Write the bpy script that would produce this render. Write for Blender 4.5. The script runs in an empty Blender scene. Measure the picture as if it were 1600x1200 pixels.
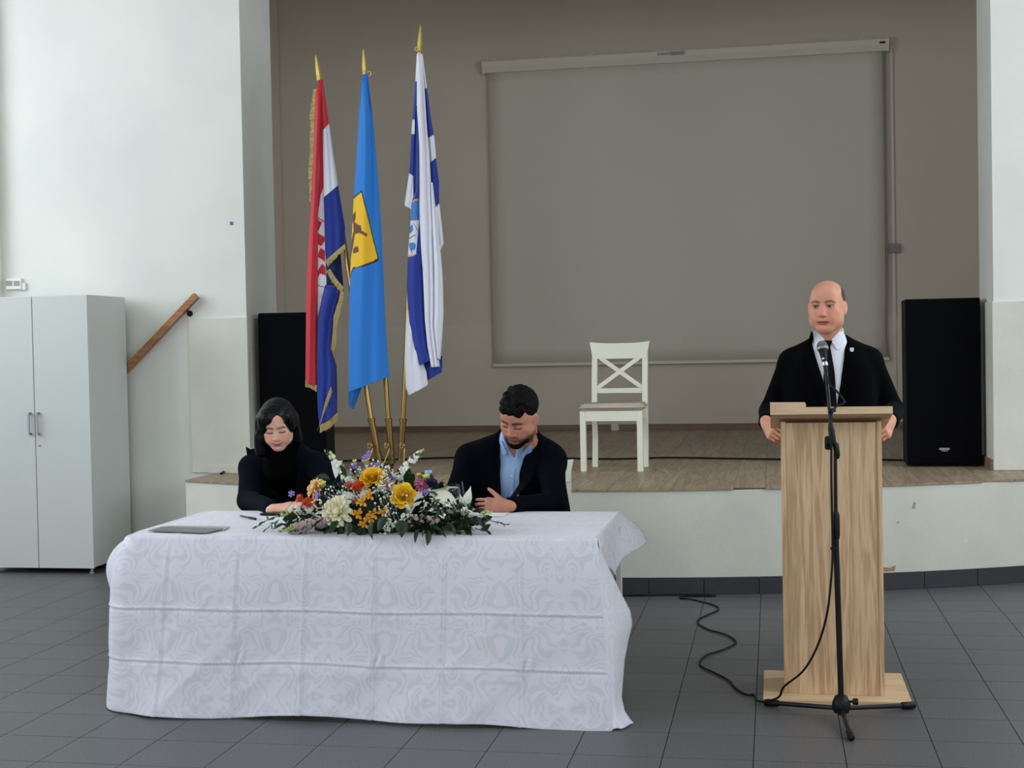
import bpy, bmesh, math, random
import numpy as np
from mathutils import Vector, Matrix, Euler

SC = bpy.context.scene
COL = SC.collection
random.seed(7); np.random.seed(7)

# ------------------------------------------------------------------ camera
CAM_F, YAW, PITCH, ROLL, CAM_H = 2189.7, .1846215, .0259591, -.0193324, 1.53
def _basis():
    cy, sy = math.cos(YAW), math.sin(YAW)
    w = np.array([-sy*math.cos(PITCH), cy*math.cos(PITCH), -math.sin(PITCH)])
    r = np.array([cy, sy, 0.]); u = np.cross(r, w)
    c, s = math.cos(ROLL), math.sin(ROLL)
    return c*r+s*u, -s*r+c*u, w
CR, CU, CW = _basis()
cam = bpy.data.cameras.new('camera'); cam.sensor_width = 36; cam.lens = 36*CAM_F/1600
cam.clip_start = .05; cam.clip_end = 100
camo = bpy.data.objects.new('camera', cam); COL.objects.link(camo)
M = Matrix(((CR[0], CU[0], -CW[0], 0), (CR[1], CU[1], -CW[1], 0), (CR[2], CU[2], -CW[2], CAM_H), (0, 0, 0, 1)))
camo.matrix_world = M
SC.camera = camo
def _ray(x, y): return (x-800)/CAM_F*CR-(y-600)/CAM_F*CU+CW
def aty(x, y, Y):                       # point of the photo on the plane y = Y (metres)
    d = _ray(x, y); p = d*Y/d[1]; return np.array([p[0], p[1], p[2]+CAM_H])
def atz(x, y, z):
    d = _ray(x, y); p = d*(z-CAM_H)/d[2]; return np.array([p[0], p[1], p[2]+CAM_H])
def project(P):
    P = np.asarray(P, float)-np.array([0, 0, CAM_H]); d = P@CW
    return 800+CAM_F*(P@CR)/d, 600-CAM_F*(P@CU)/d

# ------------------------------------------------------------------ light
SC.view_settings.view_transform = 'Standard'; SC.view_settings.look = 'None'
SC.view_settings.gamma = 1; SC.view_settings.use_curve_mapping = False
SC.view_settings.exposure = 0.0
world = bpy.data.worlds.new('daylight'); SC.world = world; world.use_nodes = True
wn = world.node_tree.nodes; wn['Background'].inputs[0].default_value = (.78, .88, 1, 1); wn['Background'].inputs[1].default_value = 1.0

HALL_L, HALL_R, HALL_B, HALL_Z = -7.6, 4.6, -9.0, 5.2     # hall walls and ceiling
FW = 9.75                                                  # proscenium wall plane
OP_L, OP_R, OP_Z = -3.79, 1.443, 4.5                       # stage opening
SB = 14.5                                                  # stage back wall
SH = .65                                                   # stage height
WIN_L = [(-1.0, 1.6), (2.6, 5.2), (6.2, 8.8)]               # windows along the side walls (y ranges)
WIN_Z = (1.9, 4.9)
def daylight(name, loc, rot, sx, sy, power, col):
    l = bpy.data.lights.new(name, 'AREA'); l.shape = 'RECTANGLE'; l.size = sx; l.size_y = sy
    l.energy = power; l.color = col
    o = bpy.data.objects.new(name, l); COL.objects.link(o); o.location = loc; o.rotation_euler = rot
    return o
for i, (a, b) in enumerate(WIN_L):
    daylight('daylight_window_left', (HALL_L-.05, (a+b)/2, 3.4), (0, -math.pi/2, 0), 3.0, b-a, (95, 135, 112)[i], (.84, .92, 1))
    daylight('daylight_window_right', (HALL_R+.05, (a+b)/2, 3.4), (0, math.pi/2, 0), 3.0, b-a, (75, 110, 95)[i], (.84, .92, 1))
for x in (-5.0, -1.5, 2.0):
    daylight('daylight_window_back', (x, HALL_B-.05, 3.4), (math.pi/2, 0, 0), 2.4, 3.0, 85, (.95, .97, 1))

# ------------------------------------------------------------------ materials
def srgb(r, g, b):
    f = lambda c: (c/255/12.92) if c/255 <= .04045 else ((c/255+.055)/1.055)**2.4
    return (f(r), f(g), f(b), 1)
MATS = {}
def mat(name, col, rough=.6, metal=0, spec=.5, noise=0, nscale=20, bump=0, bscale=80, col2=None, sheen=0, trans=0, coat=0, vcol=False, obj_rand=0, ior=1.45, sss=0):
    m = bpy.data.materials.new(name); m.use_nodes = True; MATS[name] = m
    nt = m.node_tree; bs = nt.nodes['Principled BSDF']; L = nt.links.new
    bs.inputs['Base Color'].default_value = col; bs.inputs['Roughness'].default_value = rough
    bs.inputs['Metallic'].default_value = metal; bs.inputs['Specular IOR Level'].default_value = spec
    bs.inputs['IOR'].default_value = ior
    if sheen: bs.inputs['Sheen Weight'].default_value = sheen
    if trans: bs.inputs['Transmission Weight'].default_value = trans
    if coat: bs.inputs['Coat Weight'].default_value = coat
    if sss:
        bs.inputs['Subsurface Weight'].default_value = sss; bs.inputs['Subsurface Radius'].default_value = (.01, .004, .002)
        bs.inputs['Subsurface Scale'].default_value = .6
    tc = nt.nodes.new('ShaderNodeTexCoord'); src = None
    if vcol:
        a = nt.nodes.new('ShaderNodeAttribute'); a.attribute_name = 'Col'; src = a.outputs['Color']
    if noise:
        n = nt.nodes.new('ShaderNodeTexNoise'); n.inputs['Scale'].default_value = nscale; n.inputs['Detail'].default_value = 5
        L(tc.outputs['Object'], n.inputs['Vector'])
        r = nt.nodes.new('ShaderNodeMix'); r.data_type = 'RGBA'
        mp = nt.nodes.new('ShaderNodeMapRange'); mp.inputs[1].default_value = .3; mp.inputs[2].default_value = .7
        L(n.outputs['Fac'], mp.inputs[0]); L(mp.outputs[0], r.inputs['Factor'])
        c2 = col2 or tuple(c*(1-noise) for c in col[:3])+(1,)
        if src: L(src, r.inputs['A'])
        else: r.inputs['A'].default_value = col
        if src:
            mu = nt.nodes.new('ShaderNodeMix'); mu.data_type = 'RGBA'; mu.blend_type = 'MULTIPLY'; mu.inputs['Factor'].default_value = 1
            L(src, mu.inputs['A']); mu.inputs['B'].default_value = (1-noise, 1-noise, 1-noise, 1); L(mu.outputs['Result'], r.inputs['B'])
        else: r.inputs['B'].default_value = c2
        src = r.outputs['Result']
    if obj_rand:
        oi = nt.nodes.new('ShaderNodeObjectInfo'); mr = nt.nodes.new('ShaderNodeMapRange')
        mr.inputs[3].default_value = 1-obj_rand; mr.inputs[4].default_value = 1+obj_rand
        L(oi.outputs['Random'], mr.inputs[0])
        mu = nt.nodes.new('ShaderNodeMix'); mu.data_type = 'RGBA'; mu.blend_type = 'MULTIPLY'; mu.inputs['Factor'].default_value = 1
        if src: L(src, mu.inputs['A'])
        else: mu.inputs['A'].default_value = col
        L(mr.outputs[0], mu.inputs['B']); src = mu.outputs['Result']
    if src: L(src, bs.inputs['Base Color'])
    if bump:
        n = nt.nodes.new('ShaderNodeTexNoise'); n.inputs['Scale'].default_value = bscale; n.inputs['Detail'].default_value = 4
        L(tc.outputs['Object'], n.inputs['Vector'])
        b = nt.nodes.new('ShaderNodeBump'); b.inputs['Strength'].default_value = bump; b.inputs['Distance'].default_value = .005
        L(n.outputs['Fac'], b.inputs['Height']); L(b.outputs['Normal'], bs.inputs['Normal'])
    return m
def wood(name, c1, c2, axis='Z', scale=6, rough=.5, obj_rand=0, stretch=.06):
    m = mat(name, c1, rough); nt = m.node_tree; L = nt.links.new; bs = nt.nodes['Principled BSDF']
    tc = nt.nodes.new('ShaderNodeTexCoord'); mp = nt.nodes.new('ShaderNodeMapping')
    s = [scale]*3; s['XYZ'.index(axis)] = scale*stretch; mp.inputs['Scale'].default_value = s
    vec = tc.outputs['Object']
    if obj_rand:
        oi = nt.nodes.new('ShaderNodeObjectInfo'); ad = nt.nodes.new('ShaderNodeVectorMath'); ad.operation = 'MULTIPLY_ADD'
        cb = nt.nodes.new('ShaderNodeCombineXYZ')
        for k in range(3): L(oi.outputs['Random'], cb.inputs[k])
        L(cb.outputs[0], ad.inputs[0]); ad.inputs[1].default_value = (37, 53, 71); L(vec, ad.inputs[2]); vec = ad.outputs[0]
    L(vec, mp.inputs['Vector'])
    n = nt.nodes.new('ShaderNodeTexNoise'); n.inputs['Scale'].default_value = 1.6; n.inputs['Detail'].default_value = 3; n.inputs['Distortion'].default_value = .8
    L(mp.outputs[0], n.inputs['Vector'])
    w = nt.nodes.new('ShaderNodeMath'); w.operation = 'MULTIPLY'; w.inputs[1].default_value = 26; L(n.outputs['Fac'], w.inputs[0])
    sn = nt.nodes.new('ShaderNodeMath'); sn.operation = 'SINE'; L(w.outputs[0], sn.inputs[0])
    f = nt.nodes.new('ShaderNodeTexNoise'); f.inputs['Scale'].default_value = 14; f.inputs['Detail'].default_value = 6; L(mp.outputs[0], f.inputs['Vector'])
    ad = nt.nodes.new('ShaderNodeMath'); ad.operation = 'MULTIPLY_ADD'; ad.inputs[1].default_value = .22; L(sn.outputs[0], ad.inputs[0]); L(f.outputs['Fac'], ad.inputs[2])
    rp = nt.nodes.new('ShaderNodeMapRange'); rp.inputs[1].default_value = .25; rp.inputs[2].default_value = .85; L(ad.outputs[0], rp.inputs[0])
    mx = nt.nodes.new('ShaderNodeMix'); mx.data_type = 'RGBA'; mx.inputs['A'].default_value = c2; mx.inputs['B'].default_value = c1
    L(rp.outputs[0], mx.inputs['Factor']); out = mx.outputs['Result']
    if obj_rand:
        mr = nt.nodes.new('ShaderNodeMapRange'); mr.inputs[3].default_value = 1-obj_rand; mr.inputs[4].default_value = 1+obj_rand
        L(oi.outputs['Random'], mr.inputs[0])
        mu = nt.nodes.new('ShaderNodeMix'); mu.data_type = 'RGBA'; mu.blend_type = 'MULTIPLY'; mu.inputs['Factor'].default_value = 1
        L(out, mu.inputs['A']); L(mr.outputs[0], mu.inputs['B']); out = mu.outputs['Result']
    L(out, bs.inputs['Base Color'])
    return m
mat('wall_white', srgb(226, 226, 218), .85, noise=.05, nscale=1.5, bump=.15, bscale=60, col2=srgb(216, 217, 210))
mat('wall_cream', srgb(221, 220, 206), .85, noise=.06, nscale=2.2, bump=.2, bscale=40, col2=srgb(208, 206, 194))
mat('stage_wall', srgb(232, 222, 207), .9, noise=.04, nscale=1.2, bump=.1, bscale=60)
mat('stage_wall_low', srgb(236, 227, 213), .9, noise=.04, nscale=1.2, bump=.1, bscale=60)
mat('ceiling_paint', srgb(225, 224, 218), .9)
mat('tile', srgb(100, 99, 101), .42, noise=.3, nscale=130, obj_rand=.05, bump=.05, bscale=200, col2=srgb(72, 72, 75))
mat('grout', srgb(52, 52, 54), .8)
mat('skirting_dark', srgb(62, 61, 66), .5, noise=.3, nscale=120, obj_rand=.06)
wood('plank', srgb(176, 155, 130), srgb(146, 125, 103), 'Y', 8, .42, .07)
mat('plank_gap', srgb(70, 58, 48), .8)
wood('base_brown', srgb(150, 124, 100), srgb(128, 104, 84), 'X', 6, .5)
mat('cabinet_white', srgb(200, 203, 198), .45)
mat('cabinet_edge', srgb(150, 152, 150), .5)
mat('steel', srgb(190, 190, 190), .35, metal=1)
mat('alu_dull', srgb(160, 162, 165), .45, metal=.6)
mat('dark_gap', srgb(18, 18, 20), .9)  # near-black that paints the shade below the cupboard
mat('black_plastic', srgb(12, 12, 14), .5, spec=.3)
mat('black_cable', srgb(9, 9, 11), .55, spec=.3)
mat('black_metal', srgb(10, 10, 12), .4, spec=.4)
mat('speaker_black', srgb(5, 5, 9), .8, spec=.1, bump=.3, bscale=400)
mat('speaker_side', srgb(20, 23, 27), .7, spec=.2)
mat('white_plastic', srgb(225, 224, 218), .4)
mat('grey_plastic', srgb(150, 148, 142), .5)
wood('oak_rail', srgb(176, 122, 76), srgb(146, 94, 54), 'X', 10, .45)
wood('sonoma', srgb(220, 188, 150), srgb(182, 146, 108), 'Z', 9, .5)
wood('sonoma_h', srgb(226, 197, 160), srgb(206, 173, 134), 'X', 9, .5)
mat('screen_fabric', srgb(233, 228, 214), .9)
mat('screen_case', srgb(244, 238, 222), .5)
mat('chair_white', srgb(232, 230, 212), .4)
mat('seat_fabric', srgb(196, 184, 166), .9, noise=.12, nscale=60, bump=.2, bscale=300)
mat('brass', srgb(250, 222, 130), .28, metal=1)
mat('brass_pole', srgb(168, 138, 82), .3, metal=1)
mat('brass_dark', srgb(134, 106, 66), .38, metal=1)
mat('glass', (1, 1, 1, 1), .02, trans=1, ior=1.45)
mat('window_glass', (1, 1, 1, 1), .02, trans=1, ior=1.05)
mat('water', (.96, .98, 1, 1), .0, trans=1, ior=1.33)

# ------------------------------------------------------------------ mesh helpers
class MB:
    def __init__(s): s.v = []; s.f = []
    def add(s, vs, fs):
        o = len(s.v); s.v += [tuple(map(float, p)) for p in vs]; s.f += [tuple(i+o for i in q) for q in fs]; return s
    def box(s, x0, x1, y0, y1, z0, z1):
        return s.add([(x0, y0, z0), (x1, y0, z0), (x1, y1, z0), (x0, y1, z0), (x0, y0, z1), (x1, y0, z1), (x1, y1, z1), (x0, y1, z1)],
                     [(0, 3, 2, 1), (4, 5, 6, 7), (0, 1, 5, 4), (1, 2, 6, 5), (2, 3, 7, 6), (3, 0, 4, 7)])
    def cbox(s, c, h, R=None):
        pts = np.array([(sx*h[0], sy*h[1], sz*h[2]) for sz in (-1, 1) for sx, sy in ((-1, -1), (1, -1), (1, 1), (-1, 1))])
        if R is not None: pts = pts@np.array(R).T
        return s.add(pts+np.array(c), [(0, 3, 2, 1), (4, 5, 6, 7), (0, 1, 5, 4), (1, 2, 6, 5), (2, 3, 7, 6), (3, 0, 4, 7)])
    def beam(s, a, b, w, h, up=(0, 0, 1)):       # rectangular bar from a to b
        a = np.array(a, float); b = np.array(b, float); d = b-a; L = np.linalg.norm(d); d /= L
        u = np.array(up, float); r = np.cross(d, u); r /= np.linalg.norm(r); u = np.cross(r, d)
        return s.cbox((a+b)/2, (w/2, h/2, L/2), np.array([r, u, d]).T)
    def rbox(s, x0, x1, y0, y1, z0, z1, r=.01, seg=2):
        bm = bmesh.new(); bmesh.ops.create_cube(bm, size=1)
        for v in bm.verts: v.co = Vector(((x0+x1)/2+v.co.x*(x1-x0), (y0+y1)/2+v.co.y*(y1-y0), (z0+z1)/2+v.co.z*(z1-z0)))
        bmesh.ops.bevel(bm, geom=bm.edges[:], offset=r, segments=seg, affect='EDGES', profile=.5)
        return s.frombm(bm)
    def frombm(s, bm):
        bm.verts.index_update(); vs = [tuple(v.co) for v in bm.verts]; fs = [tuple(v.index for v in f.verts) for f in bm.faces]; bm.free()
        return s.add(vs, fs)
    def tube(s, pts, r, n=8, cap=True):
        P = np.array(pts, float); m = len(P); rr = np.full(m, r) if np.isscalar(r) else np.array(r, float)
        T = np.gradient(P, axis=0); T /= np.linalg.norm(T, axis=1)[:, None]+1e-12
        up = np.array([0, 0, 1.]) if abs(T[0][2]) < .9 else np.array([0, 1., 0])
        vs = []; nrm = np.cross(T[0], up); nrm /= np.linalg.norm(nrm)
        for i in range(m):
            nrm = nrm-T[i]*(nrm@T[i]); nrm /= np.linalg.norm(nrm)+1e-12; b = np.cross(T[i], nrm)
            for k in range(n):
                a = 2*math.pi*k/n; vs.append(P[i]+rr[i]*(math.cos(a)*nrm+math.sin(a)*b))
        fs = [(i*n+k, i*n+(k+1) % n, (i+1)*n+(k+1) % n, (i+1)*n+k) for i in range(m-1) for k in range(n)]
        if cap: fs += [tuple(range(n-1, -1, -1)), tuple(range((m-1)*n, m*n))]
        return s.add(vs, fs)
    def lathe(s, prof, n=24, c=(0, 0, 0), R=None, cap=True):      # prof [(r,z)...]
        vs = [(r*math.cos(2*math.pi*k/n), r*math.sin(2*math.pi*k/n), z) for r, z in prof for k in range(n)]
        vs = np.array(vs)
        if R is not None: vs = vs@np.array(R).T
        m = len(prof)
        fs = [(i*n+k, i*n+(k+1) % n, (i+1)*n+(k+1) % n, (i+1)*n+k) for i in range(m-1) for k in range(n)]
        if cap: fs += [tuple(range(n-1, -1, -1)), tuple(range((m-1)*n, m*n))]
        return s.add(vs+np.array(c), fs)
    def prism(s, poly, axis, a, b):              # 2d polygon extruded along axis from a to b
        n = len(poly)
        def p(q, t): return {'x': (t, q[0], q[1]), 'y': (q[0], t, q[1]), 'z': (q[0], q[1], t)}[axis]
        vs = [p(q, a) for q in poly]+[p(q, b) for q in poly]
        return s.add(vs, [tuple(range(n-1, -1, -1)), tuple(range(n, 2*n))]+[(i, (i+1) % n, n+(i+1) % n, n+i) for i in range(n)])
    def grid(s, P):                               # P (m,n,3)
        m, n = P.shape[:2]
        return s.add(P.reshape(-1, 3), [(i*n+j, i*n+j+1, (i+1)*n+j+1, (i+1)*n+j) for i in range(m-1) for j in range(n-1)])
    def sheet(s, P, t, direction=None):           # grid with thickness t
        m, n = P.shape[:2]; P = np.asarray(P, float)
        if direction is None:
            du = np.gradient(P, axis=0); dv = np.gradient(P, axis=1); N = np.cross(du, dv); N /= np.linalg.norm(N, axis=2)[..., None]+1e-12
        else: N = np.broadcast_to(np.array(direction, float), P.shape)
        A = P+N*t/2; B = P-N*t/2; k = m*n
        vs = np.concatenate([A.reshape(-1, 3), B.reshape(-1, 3)])
        fs = [(i*n+j, (i+1)*n+j, (i+1)*n+j+1, i*n+j+1) for i in range(m-1) for j in range(n-1)]
        fs += [tuple(k+q for q in reversed(f)) for f in fs]
        bd = [i*n for i in range(m)]+[(m-1)*n+j for j in range(1, n)]+[i*n+n-1 for i in range(m-2, -1, -1)]+[j for j in range(n-2, 0, -1)]
        fs += [(bd[(q+1) % len(bd)], bd[q], k+bd[q], k+bd[(q+1) % len(bd)]) for q in range(len(bd))]
        return s.add(vs, fs)
    def mesh(s, name, material, smooth=False, fix=True):
        me = bpy.data.meshes.new(name); me.from_pydata(s.v, [], s.f)
        if material: me.materials.append(MATS[material] if isinstance(material, str) else material)
        if fix:
            bm = bmesh.new(); bm.from_mesh(me); bmesh.ops.recalc_face_normals(bm, faces=bm.faces[:]); bm.to_mesh(me); bm.free()
        if smooth:
            me.polygons.foreach_set('use_smooth', [True]*len(me.polygons))
            try: me.set_sharp_from_angle(angle=smooth if smooth is not True else math.radians(180))
            except Exception: pass
        me.update(); return me
def obj(name, mb, material, parent=None, smooth=False, fix=True):
    me = mb.mesh(name, material, smooth, fix) if isinstance(mb, MB) else mb
    o = bpy.data.objects.new(name, me); COL.objects.link(o)
    if parent is not None:
        o.parent = parent; o.location = -wloc(parent)
    return o
def wloc(o):                                      # world translation of an unrotated parent chain
    p = Vector((0, 0, 0))
    while o is not None: p += o.location; o = o.parent
    return p
def tag(o, label, cat=None, group=None, kind=None):
    if label: o['label'] = label
    if cat: o['category'] = cat
    if group: o['group'] = group
    if kind: o['kind'] = kind
    return o
def thing(name, label, cat, loc=(0, 0, 0), group=None):
    o = bpy.data.objects.new(name, None); COL.objects.link(o); o.location = loc; o.empty_display_size = .1
    return tag(o, label, cat, group)
def struct(name, mb, material, smooth=False, parent=None):
    o = obj(name, mb, material, parent, smooth)
    if parent is None: o['kind'] = 'structure'
    return o
def copy_tree(o, parent=None):
    c = o.copy(); COL.objects.link(c); c.parent = parent
    for ch in list(o.children): copy_tree(ch, c)
    return c
def spline(pts, n=12):                            # Catmull-Rom through points
    P = np.array(pts, float); Q = np.vstack([2*P[0]-P[1], P, 2*P[-1]-P[-2]]); out = []
    for i in range(1, len(Q)-2):
        for t in np.linspace(0, 1, n, endpoint=False):
            a, b, c, d = Q[i-1:i+3]
            out.append(.5*(2*b+(c-a)*t+(2*a-5*b+4*c-d)*t*t+(-a+3*b-3*c+d)*t**3))
    out.append(P[-1]); return np.array(out)
DEG = math.radians
def rot(ax=0, ay=0, az=0): return np.array(Euler((ax, ay, az), 'XYZ').to_matrix())
# ================================================================== the setting
TILE = .33286; TX0, TY0 = -.09286, 7.49997
# hall floor: grout bed with single tiles
m = MB().box(HALL_L, HALL_R, HALL_B, FW+.2, -.12, -.004)
floor = struct('floor', m, 'grout')
h = TILE/2-.0018
tile_me = MB().box(-h, h, -h, h, -.012, 0).mesh('tile', 'tile')
cand = []
for i in range(-24, 16):
    for j in range(-8, 36):
        cx, cy = TX0+(i+.5)*TILE, TY0-(j-.5)*TILE
        if not (HALL_L < cx-h and cx+h < HALL_R and HALL_B < cy-h and cy < 9.6): continue
        vis = False
        if cy > 3:
            for ax in (-h, h):
                for ay in (-h, h):
                    px, py = project((cx+ax, cy+ay, 0))
                    if -10 < px < 1610 and -10 < py < 1210: vis = True
        cand.append((0 if vis else 1, cy, cx))
cand.sort()
rest = MB()
for n, (v, cy, cx) in enumerate(cand):
    if v == 0 and n < 298:
        o = bpy.data.objects.new('floor_tile', tile_me); COL.objects.link(o); o.parent = floor; o.location = (cx, cy, 0)
    else: rest.box(cx-h, cx+h, cy-h, cy+h, -.012, 0)
o = obj('floor_tile_rest', rest, 'tile', floor); o['kind'] = 'stuff'

# hall walls; window holes in the side and back walls
def wall_with_holes(name, axis, pos, thick, lo, hi, z1, holes, material):
    mb = MB()
    def bx(a, b, z0, z1_):
        if axis == 'x': mb.box(pos, pos+thick, a, b, z0, z1_)
        else: mb.box(a, b, pos, pos+thick, z0, z1_)
    cur = lo
    for a, b in holes:
        bx(cur, a, 0, z1); bx(a, b, 0, WIN_Z[0]); bx(a, b, WIN_Z[1], z1); cur = b
    bx(cur, hi, 0, z1)
    return struct(name, mb, material)
wall_with_holes('wall_left', 'x', HALL_L, -.3, HALL_B, FW+.6, HALL_Z, WIN_L, 'wall_white')
wall_with_holes('wall_right', 'x', HALL_R, .3, HALL_B, FW+.6, HALL_Z, WIN_L, 'wall_white')
BWIN = [(-6.2, -3.8), (-2.7, -.3), (.8, 3.2)]
wall_with_holes('wall_back', 'y', HALL_B, -.3, HALL_L-.3, HALL_R+.3, HALL_Z, BWIN, 'wall_white')
wi = 1
def window(axis, pos, a, b):
    global wi
    fr = MB(); t = .05
    def bx(mb, p0, p1, z0, z1, d=.03):
        if axis == 'x': mb.box(pos-d, pos+d, p0, p1, z0, z1)
        else: mb.box(p0, p1, pos-d, pos+d, z0, z1)
    bx(fr, a, a+t, *WIN_Z); bx(fr, b-t, b, *WIN_Z); bx(fr, a+t, b-t, WIN_Z[0], WIN_Z[0]+t); bx(fr, a+t, b-t, WIN_Z[1]-t, WIN_Z[1])
    mid = (a+b)/2; bx(fr, mid-t/2, mid+t/2, WIN_Z[0]+t, WIN_Z[1]-t)
    o = obj('window_%d' % wi, fr, 'white_plastic'); o['kind'] = 'structure'; wi += 1
for a, b in WIN_L: window('x', HALL_L-.16, a, b); window('x', HALL_R+.16, a, b)
for a, b in BWIN: window('y', HALL_B-.16, a, b)
struct('ceiling', MB().box(HALL_L-.3, HALL_R+.3, HALL_B-.3, FW, HALL_Z, HALL_Z+.2), 'ceiling_paint')

# proscenium wall, left and right of the stage opening, and the piece above it
REV = 10.385                                       # back of the proscenium wall
struct('wall_front_left', MB().box(HALL_L, OP_L, FW, REV, 0, HALL_Z), 'wall_white')
struct('wall_front_right', MB().box(OP_R, HALL_R, FW, REV, 0, HALL_Z), 'wall_white')
struct('wall_front_above', MB().box(OP_L, OP_R, FW, REV, OP_Z, HALL_Z), 'wall_white')
# thin lining panels on the lower part of the proscenium wall
o = struct('trim_1', MB().rbox(-4.235, OP_L+.012, FW-.022, REV-.18, SH, 1.79, .006), 'wall_cream')
o = struct('trim_2', MB().rbox(OP_R-.012, HALL_R, FW-.022, REV-.25, SH, 1.775, .006), 'wall_cream')
# grey strip on the right reveal: cable channel with its shadow put in
struct('trim_3', MB().rbox(OP_R-.03, OP_R-.005, REV-.245, REV-.02, SH, 1.765, .004), 'grey_plastic')
struct('baseboard_right', MB().box(OP_R-.026, OP_R-.0125, FW+.0, REV-.26, SH, SH+.07), 'base_brown')
struct('baseboard_left', MB().box(-4.1, OP_L+.026, FW-.036, FW-.023, SH, SH+.05), 'wall_cream')

# stage: convex front, plank floor
SCX, SRAD, SY0 = -1.25, 6.4, 8.545
def arc_y(x): return SY0+SRAD-math.sqrt(SRAD**2-(x-SCX)**2)
SL, SR = -4.05, 2.45
xs = np.linspace(SL, SR, 60)
poly = [(x, arc_y(x)) for x in xs]+[(SR, FW-.001), (OP_R+.3, FW-.001)]
mb = MB(); n = len(xs)
front = np.array([[(x, arc_y(x), z) for z in np.linspace(0, SH-.012, 6)] for x in xs]); mb.grid(front)
mb.add([(SL, arc_y(SL), 0), (SL, FW-.001, 0), (SL, FW-.001, SH-.012), (SL, arc_y(SL), SH-.012)], [(0, 1, 2, 3)])
mb.add([(SR, arc_y(SR), 0), (SR, FW-.001, 0), (SR, FW-.001, SH-.012), (SR, arc_y(SR), SH-.012)], [(0, 1, 2, 3)])
wall_stage = struct('wall_stage_front', mb, 'wall_cream', smooth=math.radians(40))
# chipped plaster patches on the stage front
def front_patch(px, py, name, poly, material):
    q = MB(); pts = [atz_front(a, b) for a, b in poly]; k = len(pts)
    q.add([(p[0], p[1]-.001, p[2]) for p in pts]+[(p[0], p[1]+.004, p[2]) for p in pts], [tuple(range(k))]+[(i, (i+1) % k, k+(i+1) % k, k+i) for i in range(k)])
    return obj(name, q, material, wall_stage)
def atz_front(a, b):
    Y = 9.0
    for _ in range(8): p = aty(a, b, Y); Y = arc_y(p[0])-.001
    return aty(a, b, Y)
mat('bare_plaster', srgb(178, 146, 112), .9, noise=.2, nscale=40)
mat('scuff', srgb(176, 175, 166), .9, noise=.2, nscale=60)
front_patch(0, 0, 'chipped_paint', [(1380, 886), (1390, 887), (1400, 883), (1398, 892), (1386, 893), (1379, 893)], 'bare_plaster')
front_patch(0, 0, 'scuff_mark', [(1425, 794), (1428, 784), (1431, 785), (1430, 795)], 'scuff')
front_patch(0, 0, 'scuff_mark', [(1505, 846), (1512, 844), (1514, 846), (1508, 849)], 'white_plastic')
front_patch(0, 0, 'scuff_mark', [(1400, 816), (1405, 814), (1404, 818)], 'scuff')
# dark skirting tiles along the curved stage front
bb = struct('baseboard_stage', MB().add(*(lambda P: (P.reshape(-1, 3), [(i*2, i*2+1, i*2+3, i*2+2) for i in range(len(xs)-1)]))(np.array([[(x, arc_y(x)-.004, z) for z in (0, .102)] for x in xs]))), 'grout')
seams = [atz(p, 928, 0)[0] for p in (1015, 1100.5, 1187)]
step = seams[1]-seams[0]
allx = [seams[0]+k*step for k in range(-9, 14)]
for a, b in zip(allx[:-1], allx[1:]):
    if a < SL or b > SR: continue
    q = MB(); k = 3
    for s0, s1 in zip(np.linspace(a+.002, b-.002, k+1)[:-1], np.linspace(a+.002, b-.002, k+1)[1:]):
        q.add([(s0, arc_y(s0)-.013, .002), (s1, arc_y(s1)-.013, .002), (s1, arc_y(s1)-.013, .105), (s0, arc_y(s0)-.013, .105),
               (s0, arc_y(s0)-.002, .105), (s1, arc_y(s1)-.002, .105)], [(0, 1, 2, 3), (3, 2, 5, 4)])
    q.add([(a+.002, arc_y(a)-.013, .002), (a+.002, arc_y(a)-.002, .002), (a+.002, arc_y(a)-.002, .105), (a+.002, arc_y(a)-.013, .105)], [(0, 1, 2, 3)])
    q.add([(b-.002, arc_y(b)-.013, .002), (b-.002, arc_y(b)-.002, .002), (b-.002, arc_y(b)-.002, .105), (b-.002, arc_y(b)-.013, .105)], [(0, 1, 2, 3)])
    obj('skirting_tile', q, 'skirting_dark', bb)
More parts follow.
